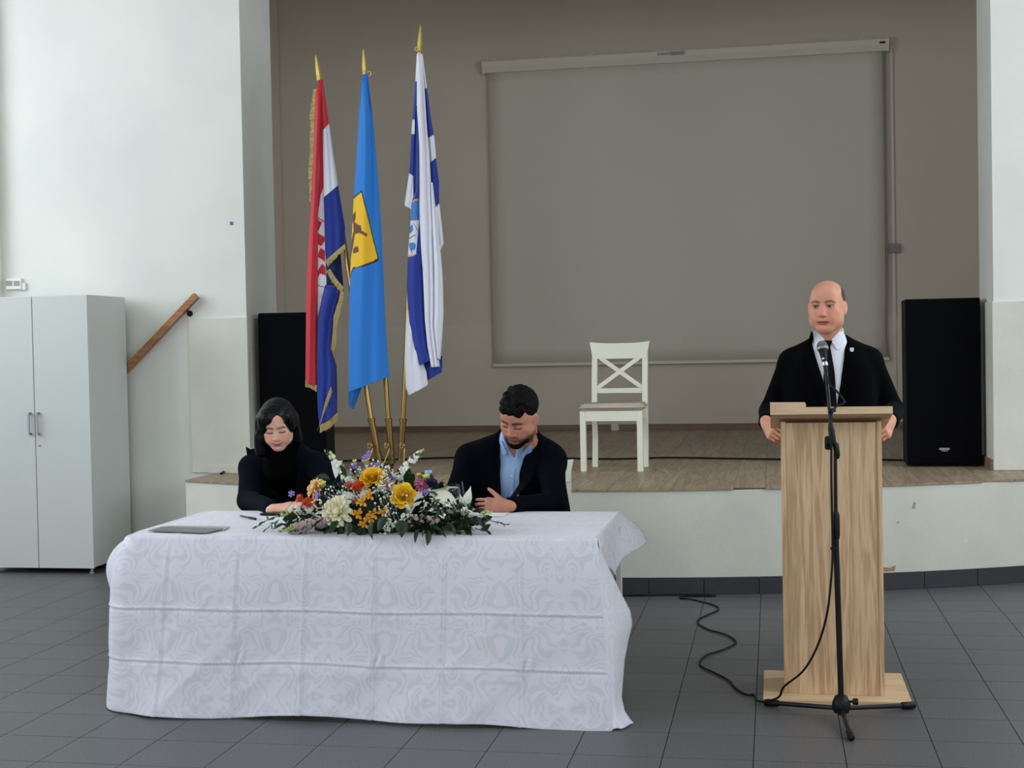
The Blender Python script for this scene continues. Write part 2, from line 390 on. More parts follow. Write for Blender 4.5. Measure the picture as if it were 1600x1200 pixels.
# stage floor
SIDE_L, SIDE_R, STZ = -5.2, 2.9, 5.4
mb = MB(); pts = [(x, arc_y(x)+.004) for x in xs]
mb.prism(pts+[(SR, FW), (SL, FW)], 'z', SH-.03, SH-.006)
mb.box(OP_L, OP_R, FW, REV, SH-.03, SH-.006); mb.box(SIDE_L, SIDE_R, REV, SB+.1, SH-.03, SH-.006)
fst = struct('floor_stage', mb, 'plank_gap')
PW = .19; k = 0
for c in range(int((SR-SL)/PW)+1):
    x0 = SL+c*PW+.0008; x1 = min(SL+(c+1)*PW-.0008, SR)
    if x1-x0 < .02: continue
    ys0 = (arc_y(x0)-.012, arc_y(x1)-.012)
    off = (c*0.43) % 1.28; ends = [8.3-off+1.28*q for q in range(8)]
    back = SB-.004 if SL-.1 < x0 < 2.6 else FW-.002
    if x1 > OP_R+.02: back = FW-.024
    if x1 < OP_L: back = FW-.038
    if x0 < OP_L:
        for y_a, y_b in ((REV+.004, 11.3), (11.3016, 12.6), (12.6016, 13.9), (13.9016, SB-.004)): obj('plank', MB().prism([(x0, y_a), (x1, y_a), (x1, y_b), (x0, y_b)], 'z', SH-.012, SH), 'plank', fst)
        if x1 > OP_L: obj('plank', MB().prism([(OP_L+.03, FW), (x1, FW), (x1, REV), (OP_L+.03, REV)], 'z', SH-.012, SH), 'plank', fst)
        back = FW-.038
    for e0, e1 in zip(ends[:-1], ends[1:]):
        a0, a1 = max(e0+.0008, ys0[0]), max(e0+.0008, ys0[1]); b = min(e1-.0008, back)
        if b-max(a0, a1) < .03: continue
        q = MB().prism([(x0, a0), (x1, a1), (x1, b), (x0, b)], 'z', SH-.012, SH)
        o = obj('plank', q, 'plank', fst); k += 1
for c in range(1, 7):
    x1 = SL-(c-1)*PW-.0008; x0 = max(SL-c*PW+.0008, SIDE_L)
    for e in range(4):
        a0 = REV+.004+e*1.28-(0 if e == 0 else (c*.37) % 1.1); b = min(REV+.004+(e+1)*1.28-(c*.37) % 1.1-.0016, SB-.004)
        if b-a0 > .03: obj('plank', MB().prism([(x0, a0), (x1, a0), (x1, b), (x0, b)], 'z', SH-.012, SH), 'plank', fst)
# stage back and side walls, stage ceiling
struct('wall_stage_back', MB().box(SIDE_L-.2, SIDE_R+.2, SB+.012, SB+.2, 0, STZ), 'stage_wall')
struct('trim_4', MB().box(SIDE_L, SIDE_R, SB, SB+.0115, SH, 1.783), 'stage_wall_low')
struct('wall_stage_left', MB().box(SIDE_L-.2, SIDE_L, REV, SB, 0, STZ), 'stage_wall')
struct('wall_stage_right', MB().box(SIDE_R, SIDE_R+.2, REV, SB, 0, STZ), 'stage_wall')
struct('ceiling_stage', MB().box(SIDE_L-.2, SIDE_R+.2, REV, SB+.2, STZ, STZ+.1), 'stage_wall')
struct('baseboard_back', MB().box(SIDE_L, SIDE_R, SB-.014, SB, SH, SH+.062), 'base_brown')
# ================================================================== furniture and equipment
struct('wall_front_pilaster', MB().box(HALL_L+.01, -5.735, FW-.09, FW-.001, 0, HALL_Z-.01), 'wall_white')
# ---- white cupboard by the wall
cx0, cx1, cy0, cy1 = -5.545, -4.70, 9.08, 9.668
t = thing('cupboard', 'tall white two door cupboard standing against the left wall', 'cupboard', (-5.12, 9.4, 0))
obj('body', MB().rbox(cx0, cx1, cy0+.02, cy1, .045, 1.957, .003, 1), 'cabinet_white', t)
obj('plinth_shadow_board', MB().box(cx0+.06, cx1-.06, cy0+.12, cy1-.05, .03, .06), 'dark_gap', t)  # near-black board added as the shade in the gap under the cupboard
for sx, (a, b) in zip((1, -1), ((cx0, -5.1215), (-5.1185, cx1))):
    d = obj('door', MB().rbox(a+.001, b-.001, cy0, cy0+.019, .038, 1.955, .002, 1), 'cabinet_white', t)
    hx = -5.12-sx*.032
    pts = [(hx, cy0+.002, 1.135), (hx, cy0-.026, 1.13), (hx, cy0-.03, 1.12), (hx, cy0-.03, 1.0), (hx, cy0-.026, .99), (hx, cy0+.002, .985)]
    q = MB().beam((hx, cy0-.026, .98), (hx, cy0-.026, 1.14), .014, .008, (0, -1, 0)).box(hx-.007, hx+.007, cy0-.026, cy0, .98, .995).box(hx-.007, hx+.007, cy0-.026, cy0, 1.125, 1.14)
    h_ = obj('handle', q, 'alu_dull', d); h_.location = -wloc(d)
    if sx == -1:
        l = obj('lock', MB().lathe([(.009, 0), (.009, .004), (.006, .005)], 16, (hx-.002, cy0, .905), rot(ax=math.pi/2)), 'folder_grey' if False else 'alu_dull', d)
for x in (cx0+.06, cx1-.035):
    for y in (cy0+.035, cy1-.06):
        obj('foot', MB().lathe([(.016, 0), (.016, .012), (.009, .015), (.009, .045)], 12, (x, y, 0)), 'alu_dull', t)

# ---- wall socket above the cupboard
t = thing('wall_socket', 'white double wall socket just above the cupboard', 'socket', (-5.63, FW, 2.06))
p0, p1 = aty(13, 452, FW), aty(35, 437, FW)
obj('frame', MB().rbox(p0[0]-.005, p1[0]+.005, FW-.03, FW, p0[2]-.005, p1[2]+.01, .006), 'white_plastic', t)
for a, b in ((12.5, 22.5), (24.5, 34)):
    q0, q1 = aty(a, 447, FW), aty(b, 439, FW)
    obj('outlet', MB().rbox(q0[0]+.002, q1[0]-.002, FW-.034, FW-.029, q0[2], q1[2], .002), 'grey_plastic', t)
obj('base_box', MB().rbox(-5.585, -5.535, FW-.02, FW, 2.035, 2.09, .004), 'white_plastic', t)

# ---- handrail
a, b = aty(196, 579, FW-.05), aty(307, 462, FW-.05)
t = thing('handrail', 'sloping wooden handrail on the white wall beside the cupboard', 'handrail', (-4.45, FW-.02, 1.6))
d = (b-a)/np.linalg.norm(b-a)
obj('rail', MB().beam(a-d*.3, b, .045, .05, (0, -1, 0)), 'oak_rail', t)
q = aty(290, 482, FW-.05); w = aty(297, 490, FW)
obj('bracket', MB().tube(spline([q, q+[.015, .015, -.025], w+[0, -.02, 0], w], 5), .008, 8).lathe([(.022, 0), (.022, .008), (.008, .01)], 14, w, rot(ax=math.pi/2)), 'black_metal', t)

# ---- small blue tape left on the wall
mat('blue_tape', srgb(70, 105, 160), .7)
p = aty(362, 349, FW)
tag(obj('tape_scrap', MB().box(p[0]-.014, p[0]+.012, FW-.0015, FW+.001, p[2]-.012, p[2]+.012), 'blue_tape'), 'small scrap of blue tape stuck high on the white wall', 'tape')

# ---- loudspeakers on the stage
def loudspeaker(label, x0, x1, y0, dep, z1, rz):
    c = ((x0+x1)/2, y0+dep/2, SH); w = (x1-x0)/2
    t = thing('loudspeaker', label, 'loudspeaker', c, 'black loudspeakers on the stage'); t.rotation_euler.z = rz
    H = z1-SH
    def add(nm, mb, ma, par=None, sm=False):
        o = bpy.data.objects.new(nm, mb.mesh(nm, ma, sm)); COL.objects.link(o); o.parent = par or t; return o
    add('cabinet', MB().rbox(-w, w, -dep/2+.02, dep/2, .012, H, .012, 3), 'speaker_side')
    add('grille', MB().rbox(-w+.004, w-.004, -dep/2, -dep/2+.0195, .02, H-.006, .008, 2), 'speaker_black')
    bd = add('badge', MB().box(-.034, .034, -dep/2-.004, -dep/2, .118, .132).box(-.02, .022, -dep/2-.003, -dep/2, .109, .114), 'alu_dull')
    for sx in (-1, 1):
        for sy in (-1, 1):
            add('foot', MB().lathe([(.02, 0), (.02, .012)], 12, (sx*(w-.04), sy*(dep/2-.04), 0)), 'black_plastic')
    return t
loudspeaker('tall black loudspeaker at the right of the stage behind the standing man', .9, 1.4, 10.02, .3, 1.812, 0)
loudspeaker('tall black loudspeaker at the left of the stage behind the woman', -3.745, -3.25, 9.83, .3, 1.82, DEG(5))

# ---- projection screen on the back wall
pl, pr_ = aty(753, 100, SB-.1)[0], aty(1389, 66, SB-.1)[0]
Y1 = SB-.02
zt, zb = 4.53, 4.40
t = thing('projection_screen', 'large pull down projection screen hung on the stage back wall', 'projection screen', ((pl+pr_)/2, SB-.06, 4.46))
obj('case', MB().prism([(Y1, zt), (Y1-.075, zt), (Y1-.095, zt-.02), (Y1-.095, zt-.075), (Y1-.06, zb), (Y1, zb)], 'x', pl+.02, pr_-.02), 'screen_case', t)
for a, b in ((pl, pl+.02), (pr_-.02, pr_)):
    obj('end_cap', MB().prism([(Y1, zt+.006), (Y1-.08, zt+.006), (Y1-.1, zt-.02), (Y1-.1, zt-.08), (Y1-.065, zb-.008), (Y1, zb-.008)], 'x', a, b), 'screen_case', t)
fl, frr = aty(766, 340, SB-.05)[0], aty(1382, 320, SB-.05)[0]
P = np.array([[(x, SB-.052+.006*math.sin(6*(x-fl)/(frr-fl))*math.sin(z), z) for z in np.linspace(1.36, zb+.02, 20)] for x in np.linspace(fl+.01, frr, 24)])
fb = obj('fabric', MB().sheet(P, .002), 'screen_fabric', t, True)
obj('bottom_bar', MB().rbox(fl-.005, frr+.03, SB-.066, SB-.04, 1.33, 1.362, .006), 'screen_case', t)
s0, s1 = aty(1027, 91, SB-.118), aty(1072, 82, SB-.118)
st = obj('warning_sticker', MB().box(s0[0], s1[0], Y1-.0962, Y1-.0948, 4.463, 4.505), 'white_plastic', t)
tag(st, 'small sticker with dark warning print')
def text_mesh(body, size, loc, rotx, material, parent, name, align='CENTER', extr=.0006, rz=0):
    cu = bpy.data.curves.new(name, 'FONT'); cu.body = body; cu.size = size; cu.extrude = extr; cu.align_x = align; cu.align_y = 'CENTER'
    tmp = bpy.data.objects.new(name, cu); COL.objects.link(tmp)
    dg = bpy.context.evaluated_depsgraph_get(); me = bpy.data.meshes.new_from_object(tmp.evaluated_get(dg))
    bpy.data.objects.remove(tmp); me.materials.clear(); me.materials.append(MATS[material])
    me.transform(Matrix.Translation(Vector(loc))@Matrix.Rotation(rz, 4, 'Z')@Matrix.Rotation(rotx, 4, 'X'))
    o = bpy.data.objects.new(name, me); COL.objects.link(o)
    if parent is not None: o.parent = parent; o.location = -wloc(parent)
    return o
sw = s1[0]-s0[0]
text_mesh('WARNING', .026, (s0[0]+sw*.21, Y1-.0968, 4.484), math.pi/2, 'black_plastic', st, 'lettering')
q = MB()
for k, (u0, u1) in enumerate(((.44, .96), (.44, .93), (.44, .97), (.44, .9))):
    q.box(s0[0]+sw*u0, s0[0]+sw*u1, Y1-.0968, Y1-.096, 4.496-k*.009, 4.500-k*.009)
o = obj('fine_print', q, 'black_plastic', st); o.location = -wloc(st)
e = aty(1379, 71, SB-.12); 
obj('badge', MB().box(e[0]-.028, e[0]+.028, Y1-.097, Y1-.0945, 4.466, 4.486), 'black_plastic', t)
for px in (771, 923, 1348):
    x = aty(px, 90, SB-.1)[0]
    obj('bracket', MB().box(x-.03, x+.03, Y1-.05, Y1, zt, zt+.012).lathe([(.008, 0), (.008, .02)], 8, (x-.018, Y1-.03, zt)).lathe([(.008, 0), (.008, .02)], 8, (x+.018, Y1-.03, zt)), 'screen_case', t)
# pull cord of the screen and conduit with junction box beside it
xc = aty(1395, 300, SB)[0]
t = thing('cable_conduit', 'thin vertical cable conduit with junction box right of the screen', 'conduit', (xc, SB, 2.4))
obj('conduit', MB().rbox(xc-.016, xc+.016, SB-.016, SB, SH+.062, 4.45, .004), 'stage_wall_low', t)
jb = aty(1397, 388, SB)
obj('junction_box', MB().rbox(jb[0]-.055, jb[0]+.055, SB-.05, SB, jb[2]-.045, jb[2]+.045, .008), 'grey_plastic', t)
x0 = aty(1381, 80, SB-.06)[0]; x1 = aty(1388, 555, SB-.06)[0]
tag(obj('pull_cord', MB().tube(spline([(x0+.008, SB-.056, zb), (x0+.005, SB-.056, 3.2), (x0, SB-.056, 2.2), (x1-.02, SB-.056, 1.6), (x1+.01, SB-.056, 1.34)], 8), .008, 6), 'grey_plastic'),
    'grey cord hanging down the right edge of the projection screen', 'cord')
# wall plate low on the back wall behind the chair
p = aty(961, 668, SB-.02)
tag(obj('floor_wall_plate', MB().rbox(p[0]-.04, p[0]+.04, SB-.03, SB-.0145, p[2]-.05, p[2]+.05, .004), 'stage_wall_low'), 'small pale plate on the skirting behind the white stage chair', 'wall plate')

# ---- white cross-back chair
def make_chair(label, group):
    t = thing('dining_chair', label, 'chair', (0, 0, 0), group)
    def add(nm, mb, ma, par=None, sm=False):
        o = bpy.data.objects.new(nm, mb.mesh(nm, ma, sm)); COL.objects.link(o); o.parent = par or t; return o
    W = .2; D = .23                     # half width between front legs, half depth
    for s in (-1, 1):
        add('leg', MB().rbox(s*W-.02, s*W+.02, -D, -D+.04, 0, .425, .004, 1), 'chair_white')
        q = MB(); prof = [(D-.03, 0), (D-.005, .2), (D-.01, .42), (D+.005, .6), (D+.045, .84)]
        for (ya, za), (yb, zb_) in zip(prof[:-1], prof[1:]):
            x = s*(W-.015)
            q.add([(x-.019, ya-.018, za), (x+.019, ya-.018, za), (x+.019, ya+.018, za), (x-.019, ya+.018, za), (x-.019, yb-.018, zb_), (x+.019, yb-.018, zb_), (x+.019, yb+.018, zb_), (x-.019, yb+.018, zb_)],
                  [(0, 1, 5, 4), (1, 2, 6, 5), (2, 3, 7, 6), (3, 0, 4, 7), (0, 3, 2, 1), (4, 5, 6, 7)])
        add('leg', q, 'chair_white')
    add('apron', MB().box(-W+.02, W-.02, -D+.004, -D+.024, .355, .425), 'chair_white')
    add('apron', MB().box(-W+.035, W-.035, D-.024, D-.005, .355, .425), 'chair_white')
    for s in (-1, 1): add('apron', MB().beam((s*(W-.01), -D+.041, .39), (s*(W-.016), D-.03, .39), .018, .07), 'chair_white')
    # padded seat
    bm = bmesh.new(); bmesh.ops.create_cube(bm, size=1)
    for v in bm.verts: v.co = Vector((v.co.x*(.46 if v.co.y < 0 else .41), v.co.y*.47-.008, .449+v.co.z*.045))
    bmesh.ops.bevel(bm, geom=bm.edges[:], offset=.02, segments=3, affect='EDGES')
    add('seat', MB().frombm(bm), 'seat_fabric', None, True)
    # top rail: curved board, wider at its top
    q = MB(); X = np.linspace(-1, 1, 13)
    P = np.array([[(x*(.195+.025*v), D+.012+.05*v*.3+.028+.03*(1-x*x)-.02, .785+.112*v+.012*abs(x)**3*v) for v in np.linspace(0, 1, 6)] for x in X])
    add('top_rail', MB().sheet(P, .022, (0, 1, 0)), 'chair_white', None, math.radians(50))
    add('lower_rail', MB().box(-W+.03, W-.03, D-.008, D+.014, .535, .57), 'chair_white')
    add('cross_slat', MB().beam((-W+.032, D+.006, .57), (W-.045, D+.034, .8), .03, .016, (0, -1, 0)), 'chair_white')
    add('cross_slat', MB().beam((W-.032, D+.008, .57), (-W+.045, D+.036, .8), .03, .016, (0, -1, 0)), 'chair_white')
    return t
CHAIR = make_chair('white cross back dining chair standing empty on the stage', 'white cross back chairs')
CHAIR.location = (-1.11, 9.94, SH); CHAIR.rotation_euler.z = DEG(-2)
for x, y, rz, lb in ((-1.30, 7.36, DEG(2), 'white cross back chair under the seated man, mostly hidden'), (-2.64, 7.36, DEG(-2), 'white cross back chair under the seated woman, mostly hidden')):
    c = copy_tree(CHAIR); c.location = (x, y, 0); c.rotation_euler.z = rz + math.pi*0; c['label'] = lb
# the two chairs at the table face the table: backs away from the camera already

# ---- stage cables
def cable(name, pts, r, label, material='black_cable', n=10):
    return tag(obj(name, MB().tube(spline(pts, n), r, 6), material, None, True), label, 'cable')
zc = SH+.008
cable('stage_cable', [atz(345, 740, zc), atz(362, 733, zc), atz(420, 726, zc), atz(540, 720, zc), atz(640, 717, zc), atz(720, 715, zc), atz(880, 716, zc), atz(960, 717, zc), atz(1040, 715, zc), atz(1120, 716, zc), atz(1220, 717.5, zc), atz(1330, 717.5, zc), atz(1425, 719, zc)], .008,
      'long black cable lying across the wooden stage floor')
p = aty(1532, 725, 10.2)
cable('speaker_cord', [(1.41, 10.25, SH+.3), (1.43, 10.22, SH+.2), aty(1530, 710, 10.2), aty(1533, 699, 10.2), aty(1538, 703, 10.2), aty(1536, 715, 10.2), (p[0]+.0, 10.2, SH+.02), (1.40, 10.35, SH+.01)], .006,
      'black cord looping down beside the right loudspeaker')
tag(obj('power_adapter', MB().rbox(1.405, 1.414+.04, 10.12, 10.2, SH, SH+.07, .006), 'black_plastic'), 'small black adapter on the floor beside the right loudspeaker', 'adapter')

# ---- lectern
LY = 6.09
t = thing('lectern', 'wooden lectern with a sloped top and wide base board', 'lectern', (.235, 6.25, 0))
obj('base_board', MB().prism([(-.062, 5.975), (.548, 5.99), (.548, 6.52), (-.062, 6.52)], 'z', 0, .022), 'sonoma_h', t)
obj('front_panel', MB().box(.047, .425, LY+.004, LY+.022, .0225, 1.185), 'sonoma', t)
for a, b in ((.027, .0465), (.4255, .445)):
    obj('side_panel', MB().prism([(LY, .0225), (LY+.3, .0225), (LY+.3, 1.13), (LY, 1.19)], 'x', a, b), 'sonoma', t)
# sloped top board: high edge towards the room
zf, slope = 1.228, math.tan(DEG(11.5))
y0, y1 = 5.97, 6.42
obj('top_board', MB().prism([(y0, zf), (y1, zf-(y1-y0)*slope), (y1, zf-(y1-y0)*slope+.03), (y0, zf+.03)], 'x', -.016, .482), 'sonoma_h', t)
obj('raised_lip', MB().prism([(-.016, zf+.03), (.131, zf+.03), (.131, zf+.043), (.127, zf+.05), (-.016, zf+.051)], 'y', y0, y0+.018), 'sonoma_h', t)
obj('shelf', MB().box(.047, .425, LY+.03, LY+.28, .7, .718), 'sonoma_h', t)

# ---- microphone stand
mx, my = .25, 5.775
t = thing('microphone_stand', 'black tripod microphone stand in front of the lectern', 'microphone stand', (mx, my, 0))
obj('hub', MB().lathe([(.012, .025), (.03, .03), (.037, .05), (.036, .07), (.026, .095), (.014, .102)], 20, (mx, my, 0)), 'black_plastic', t, math.radians(40))
k = obj('clamp_knob', MB().lathe([(.005, 0), (.005, .02), (.013, .021), (.014, .04), (.008, .042)], 12, (mx+.025, my, .075), rot(ay=math.pi/2)), 'black_plastic', t)
for ex, ey in ((-.045, 5.955), (.545, 5.975), (.272, 5.47)):
    d = np.array([ex-mx, ey-my]); d /= np.linalg.norm(d)
    a = np.array([mx+d[0]*.02, my+d[1]*.02, .045]); b = np.array([ex, ey, .016])
    lg = obj('leg', MB().tube([a, b-(b-a)*.08], .0095, 10), 'black_metal', t)
    u = (b-a)/np.linalg.norm(b-a)
    ft = obj('rubber_foot', MB().tube([b-u*.055, b-u*.05, b, b+u*.012, b+u*.016], [.012, .0145, .0155, .013, .006], 10), 'black_plastic', lg, math.radians(40)); ft.location = -wloc(lg)
p1 = np.array([mx, my, .095]); pA = aty(1306, 840, my); pB = aty(1305, 708, my)
obj('lower_tube', MB().tube([(mx, my, .02), p1, pA], .0118, 12), 'black_metal', t, math.radians(40))
obj('height_clutch', MB().tube([aty(1306.5, 842, my), aty(1306.5, 835, my), aty(1306, 806, my), aty(1306, 800, my)], [.013, .0155, .0155, .011], 14), 'black_plastic', t, math.radians(40))
obj('upper_tube', MB().tube([pA, pB], .0075, 12), 'black_metal', t)
obj('boom_joint', MB().tube([aty(1309, 717, my), aty(1308, 711, my), aty(1306, 695, my), aty(1302, 690, my)], [.006, .012, .013, .009], 12)
    .tube([aty(1302, 692, my-.012), aty(1299, 672, my-.012), aty(1297.5, 662, my-.01)], [.012, .0135, .009], 12), 'black_plastic', t, math.radians(40))
kb = aty(1300.5, 692, my)
obj('boom_knob', MB().lathe([(.006, 0), (.016, .004), (.018, .02), (.015, .026)], 16, kb, rot(ay=-math.pi/2)).rbox(kb[0]-.03, kb[0]+.0, my-.012, my+.012, kb[2]-.028, kb[2]+.028, .008), 'black_plastic', t, math.radians(40))
bt = aty(1291, 582, my+.16)
obj('boom_arm', MB().tube([aty(1299, 676, my), bt], .007, 12), 'black_metal', t)
cl = aty(1298.5, 641, my+.05)
obj('cable_clip', MB().lathe([(.013, 0), (.016, .004), (.016, .012), (.013, .016)], 14, (cl[0]+.004, cl[1], cl[2]-.008)), 'black_plastic', t)
# microphone in its clip
mt = aty(1285, 543, my+.2); mbm = bt
d = (mt-mbm); d /= np.linalg.norm(d)
zax = np.array(d); xax = np.cross([0, 1., 0], zax); xax /= np.linalg.norm(xax); yax = np.cross(zax, xax); RM = np.array([xax, yax, zax]).T
Lm = np.linalg.norm(mt-mbm)
t2 = thing('microphone', 'black handheld microphone with silver mesh head on the stand', 'microphone', tuple(mbm))
obj('handle', MB().lathe([(.006, -.005), (.008, .0), (.009, .03), (.0115, .055), (.0175, Lm-.018), (.0205, Lm-.012)], 20, mbm, RM), 'black_plastic', t2, math.radians(40))
obj('ring', MB().lathe([(.0205, Lm-.012), (.0245, Lm-.008), (.0245, Lm-.002), (.022, Lm+.001)], 24, mbm, RM), 'alu_dull', t2, math.radians(40))
mat('mic_mesh', srgb(120, 124, 126), .45, metal=.7, bump=.9, bscale=900)
obj('mesh_head', MB().lathe([(.0235*math.cos(a), Lm+.003+.026*math.sin(a)) for a in np.linspace(-.1, math.pi/2-.05, 9)], 24, mbm, RM), 'mic_mesh', t2, True)
sw_ = mbm+d*.048+np.array([-.004, -.0125, 0])
obj('switch', MB().lathe([(.003, -.002), (.005, .0), (.003, .002)], 10, mbm+d*.062+np.array([-.004, -.012, 0]), rot(ax=math.pi/2)), 'white_plastic', t2)
obj('silver_plug', MB().lathe([(.0105, .028), (.0115, .03), (.0115, .044), (.0105, .046)], 16, mbm, RM), 'steel', t2)
# microphone cable: from the microphone down the stand, over the floor to the stage skirting
zc = .006
c1 = [mbm-d*.01, aty(1296, 600, my+.1), aty(1308, 612, my+.08), aty(1319, 626, my+.06), aty(1318, 630, my+.05), aty(1306, 636, my+.03), aty(1301, 643, my+.005), aty(1298, 660, my-.016), aty(1299, 690, my-.018), aty(1299, 740, my-.018), aty(1300, 800, my-.02), aty(1301, 860, my-.014),
      aty(1299, 900, my-.02), aty(1292, 960, my-.02), aty(1277, 1010, my+.0), aty(1255, 1048, my+.03), aty(1225, 1073, my+.1), (-.0, 5.93, .045), (-.075, 5.95, .02)]
fl_ = [(1178, 1086), (1165, 1085), (1148, 1074), (1140, 1064), (1120, 1053), (1099, 1043), (1093, 1035), (1103, 1024), (1130, 1015), (1148, 1006), (1148, 1000), (1133, 991), (1108, 984), (1091, 974), (1093, 967), (1107, 960), (1122, 953), (1119, 947), (1100, 941), (1078, 936), (1063, 935), (1066, 932), (1090, 931.5), (1117, 931), (1110, 929.5), (1080, 929.3), (1040, 929.5), (1000, 930.5), (960, 931), (900, 931)]
c2 = [atz(a, b, zc) for a, b in fl_]
c2 = [np.array([p[0], min(p[1], arc_y(p[0])-.022), p[2]]) for p in c2]
cable('microphone_cable', c1+c2, .0048, 'black microphone cable hanging from the stand and winding over the floor tiles', n=8)
o = obj('cable_tie', MB().lathe([(.014, -.006), (.016, -.003), (.016, .003), (.014, .006)], 14, aty(1303.5, 857, my)), 'black_plastic', bpy.data.objects['microphone_stand'])
# ================================================================== table, tablecloth and what lies on it
TZ = .745
TXL, TXR, TYF, TYB = -2.77, -.715, 5.665, 6.585
t = thing('meeting_table', 'white table hidden under the damask tablecloth, one leg showing at right', 'table', ((TXL+TXR)/2, (TYF+TYB)/2, 0))
mat('table_white', srgb(205, 206, 200), .5)
obj('tabletop', MB().box(TXL, TXR, TYF, TYB, .705, TZ-.006), 'table_white', t)
for x in (TXL+.05, aty(972, 1000, 6.33)[0]-.031):
    for y in (TYF+.06, 6.36):
        lg = obj('leg', MB().box(x-.03, x+.03, y-.03, y+.03, .02, .705), 'table_white', t)
        obj('foot', MB().box(x-.026, x+.026, y-.026, y+.026, 0, .02), 'black_plastic', lg)

_rs = np.random.RandomState(3)
_wv = [(_rs.uniform(-1, 1)*f, _rs.uniform(-1, 1)*f, _rs.uniform(0, 6.28), 1/f) for f in (3, 4, 6, 8, 11, 15, 20, 26) for _ in range(3)]
def wav(a, b): return sum(w*np.sin(p*a+q*b+r) for p, q, r, w in _wv)/1.2
def damask():
    m = mat('damask', srgb(216, 216, 226), .6, sheen=.3); nt = m.node_tree; L = nt.links.new; bs = nt.nodes['Principled BSDF']
    uv = nt.nodes.new('ShaderNodeUVMap'); N = nt.nodes.new
    def math_(op, a, b=None):
        n = N('ShaderNodeMath'); n.operation = op
        for k, v in enumerate((a, b)):
            if v is None: continue
            if isinstance(v, (int, float)): n.inputs[k].default_value = v
            else: L(v, n.inputs[k])
        return n.outputs[0]
    # mirrored motif: fold the coordinates so the pattern repeats and mirrors like woven damask
    sp = N('ShaderNodeSeparateXYZ'); L(uv.outputs[0], sp.inputs[0])
    fx = math_('PINGPONG', math_('ADD', sp.outputs[0], 20.0), .24); fy = math_('PINGPONG', math_('ADD', sp.outputs[1], 20.13), .33)
    cb = N('ShaderNodeCombineXYZ'); L(fx, cb.inputs[0]); L(fy, cb.inputs[1])
    nz = N('ShaderNodeTexNoise'); nz.inputs['Scale'].default_value = 7.5; nz.inputs['Detail'].default_value = 1; L(cb.outputs[0], nz.inputs['Vector'])
    ad = N('ShaderNodeVectorMath'); ad.operation = 'MULTIPLY_ADD'; L(nz.outputs['Color'], ad.inputs[0]); ad.inputs[1].default_value = (.2, .2, 0); L(cb.outputs[0], ad.inputs[2])
    vo = N('ShaderNodeTexVoronoi'); vo.feature = 'SMOOTH_F1'; vo.inputs['Scale'].default_value = 11.0; vo.inputs['Smoothness'].default_value = .25; L(ad.outputs[0], vo.inputs['Vector'])
    s = math_('SINE', math_('MULTIPLY', vo.outputs['Distance'], 26.0))
    v2 = N('ShaderNodeTexNoise'); v2.inputs['Scale'].default_value = 14; v2.inputs['Detail'].default_value = 2; v2.inputs['Distortion'].default_value = 1.5; L(ad.outputs[0], v2.inputs['Vector'])
    s2 = math_('MULTIPLY', math_('SUBTRACT', v2.outputs['Fac'], .5), 5.0)
    mr = N('ShaderNodeMapRange'); mr.interpolation_type = 'SMOOTHSTEP'; mr.inputs[1].default_value = .15; mr.inputs[2].default_value = .65; L(math_('ADD', s, s2), mr.inputs[0])
    mx = N('ShaderNodeMix'); mx.data_type = 'RGBA'; mx.inputs['A'].default_value = srgb(216, 214, 225); mx.inputs['B'].default_value = srgb(203, 206, 214)
    L(mr.outputs[0], mx.inputs['Factor']); L(mx.outputs['Result'], bs.inputs['Base Color'])
    r2 = N('ShaderNodeMapRange'); r2.inputs[3].default_value = .5; r2.inputs[4].default_value = .7; L(mr.outputs[0], r2.inputs[0]); L(r2.outputs[0], bs.inputs['Roughness'])
    return m
damask()
# skirt: perimeter path from the back left corner, round the front left corner, along the front edge
CRN = .045
def skirt_path(s):                                  # arc length -> (x, y, outward nx, ny)
    a = TYB-(TYF+CRN); q = math.pi/2*CRN
    if s < a: return TXL, TYB-s, -1., 0.
    if s < a+q:
        th = (s-a)/CRN; return TXL+CRN-CRN*math.cos(th), TYF+CRN-CRN*math.sin(th), -math.cos(th), -math.sin(th)
    return TXL+CRN+(s-a-q), TYF, 0., -1.
LA = TYB-(TYF+CRN); LQ = math.pi/2*CRN; LTOT = LA+LQ+(TXR-TXL-CRN)
S = np.concatenate([np.linspace(0, LA, 60)[:-1], np.linspace(LA, LA+LQ, 10)[:-1], np.linspace(LA+LQ, LTOT, 400)])
V = np.linspace(0, 1, 190)
creV = [TXL+CRN-TXL+k for k in ()]
cre_x = [aty(p, 960, 5.58)[0] for p in (258, 367, 474, 583, 692, 807)]
P = np.zeros((len(S), len(V), 3)); UV = np.zeros((len(S), len(V), 2))
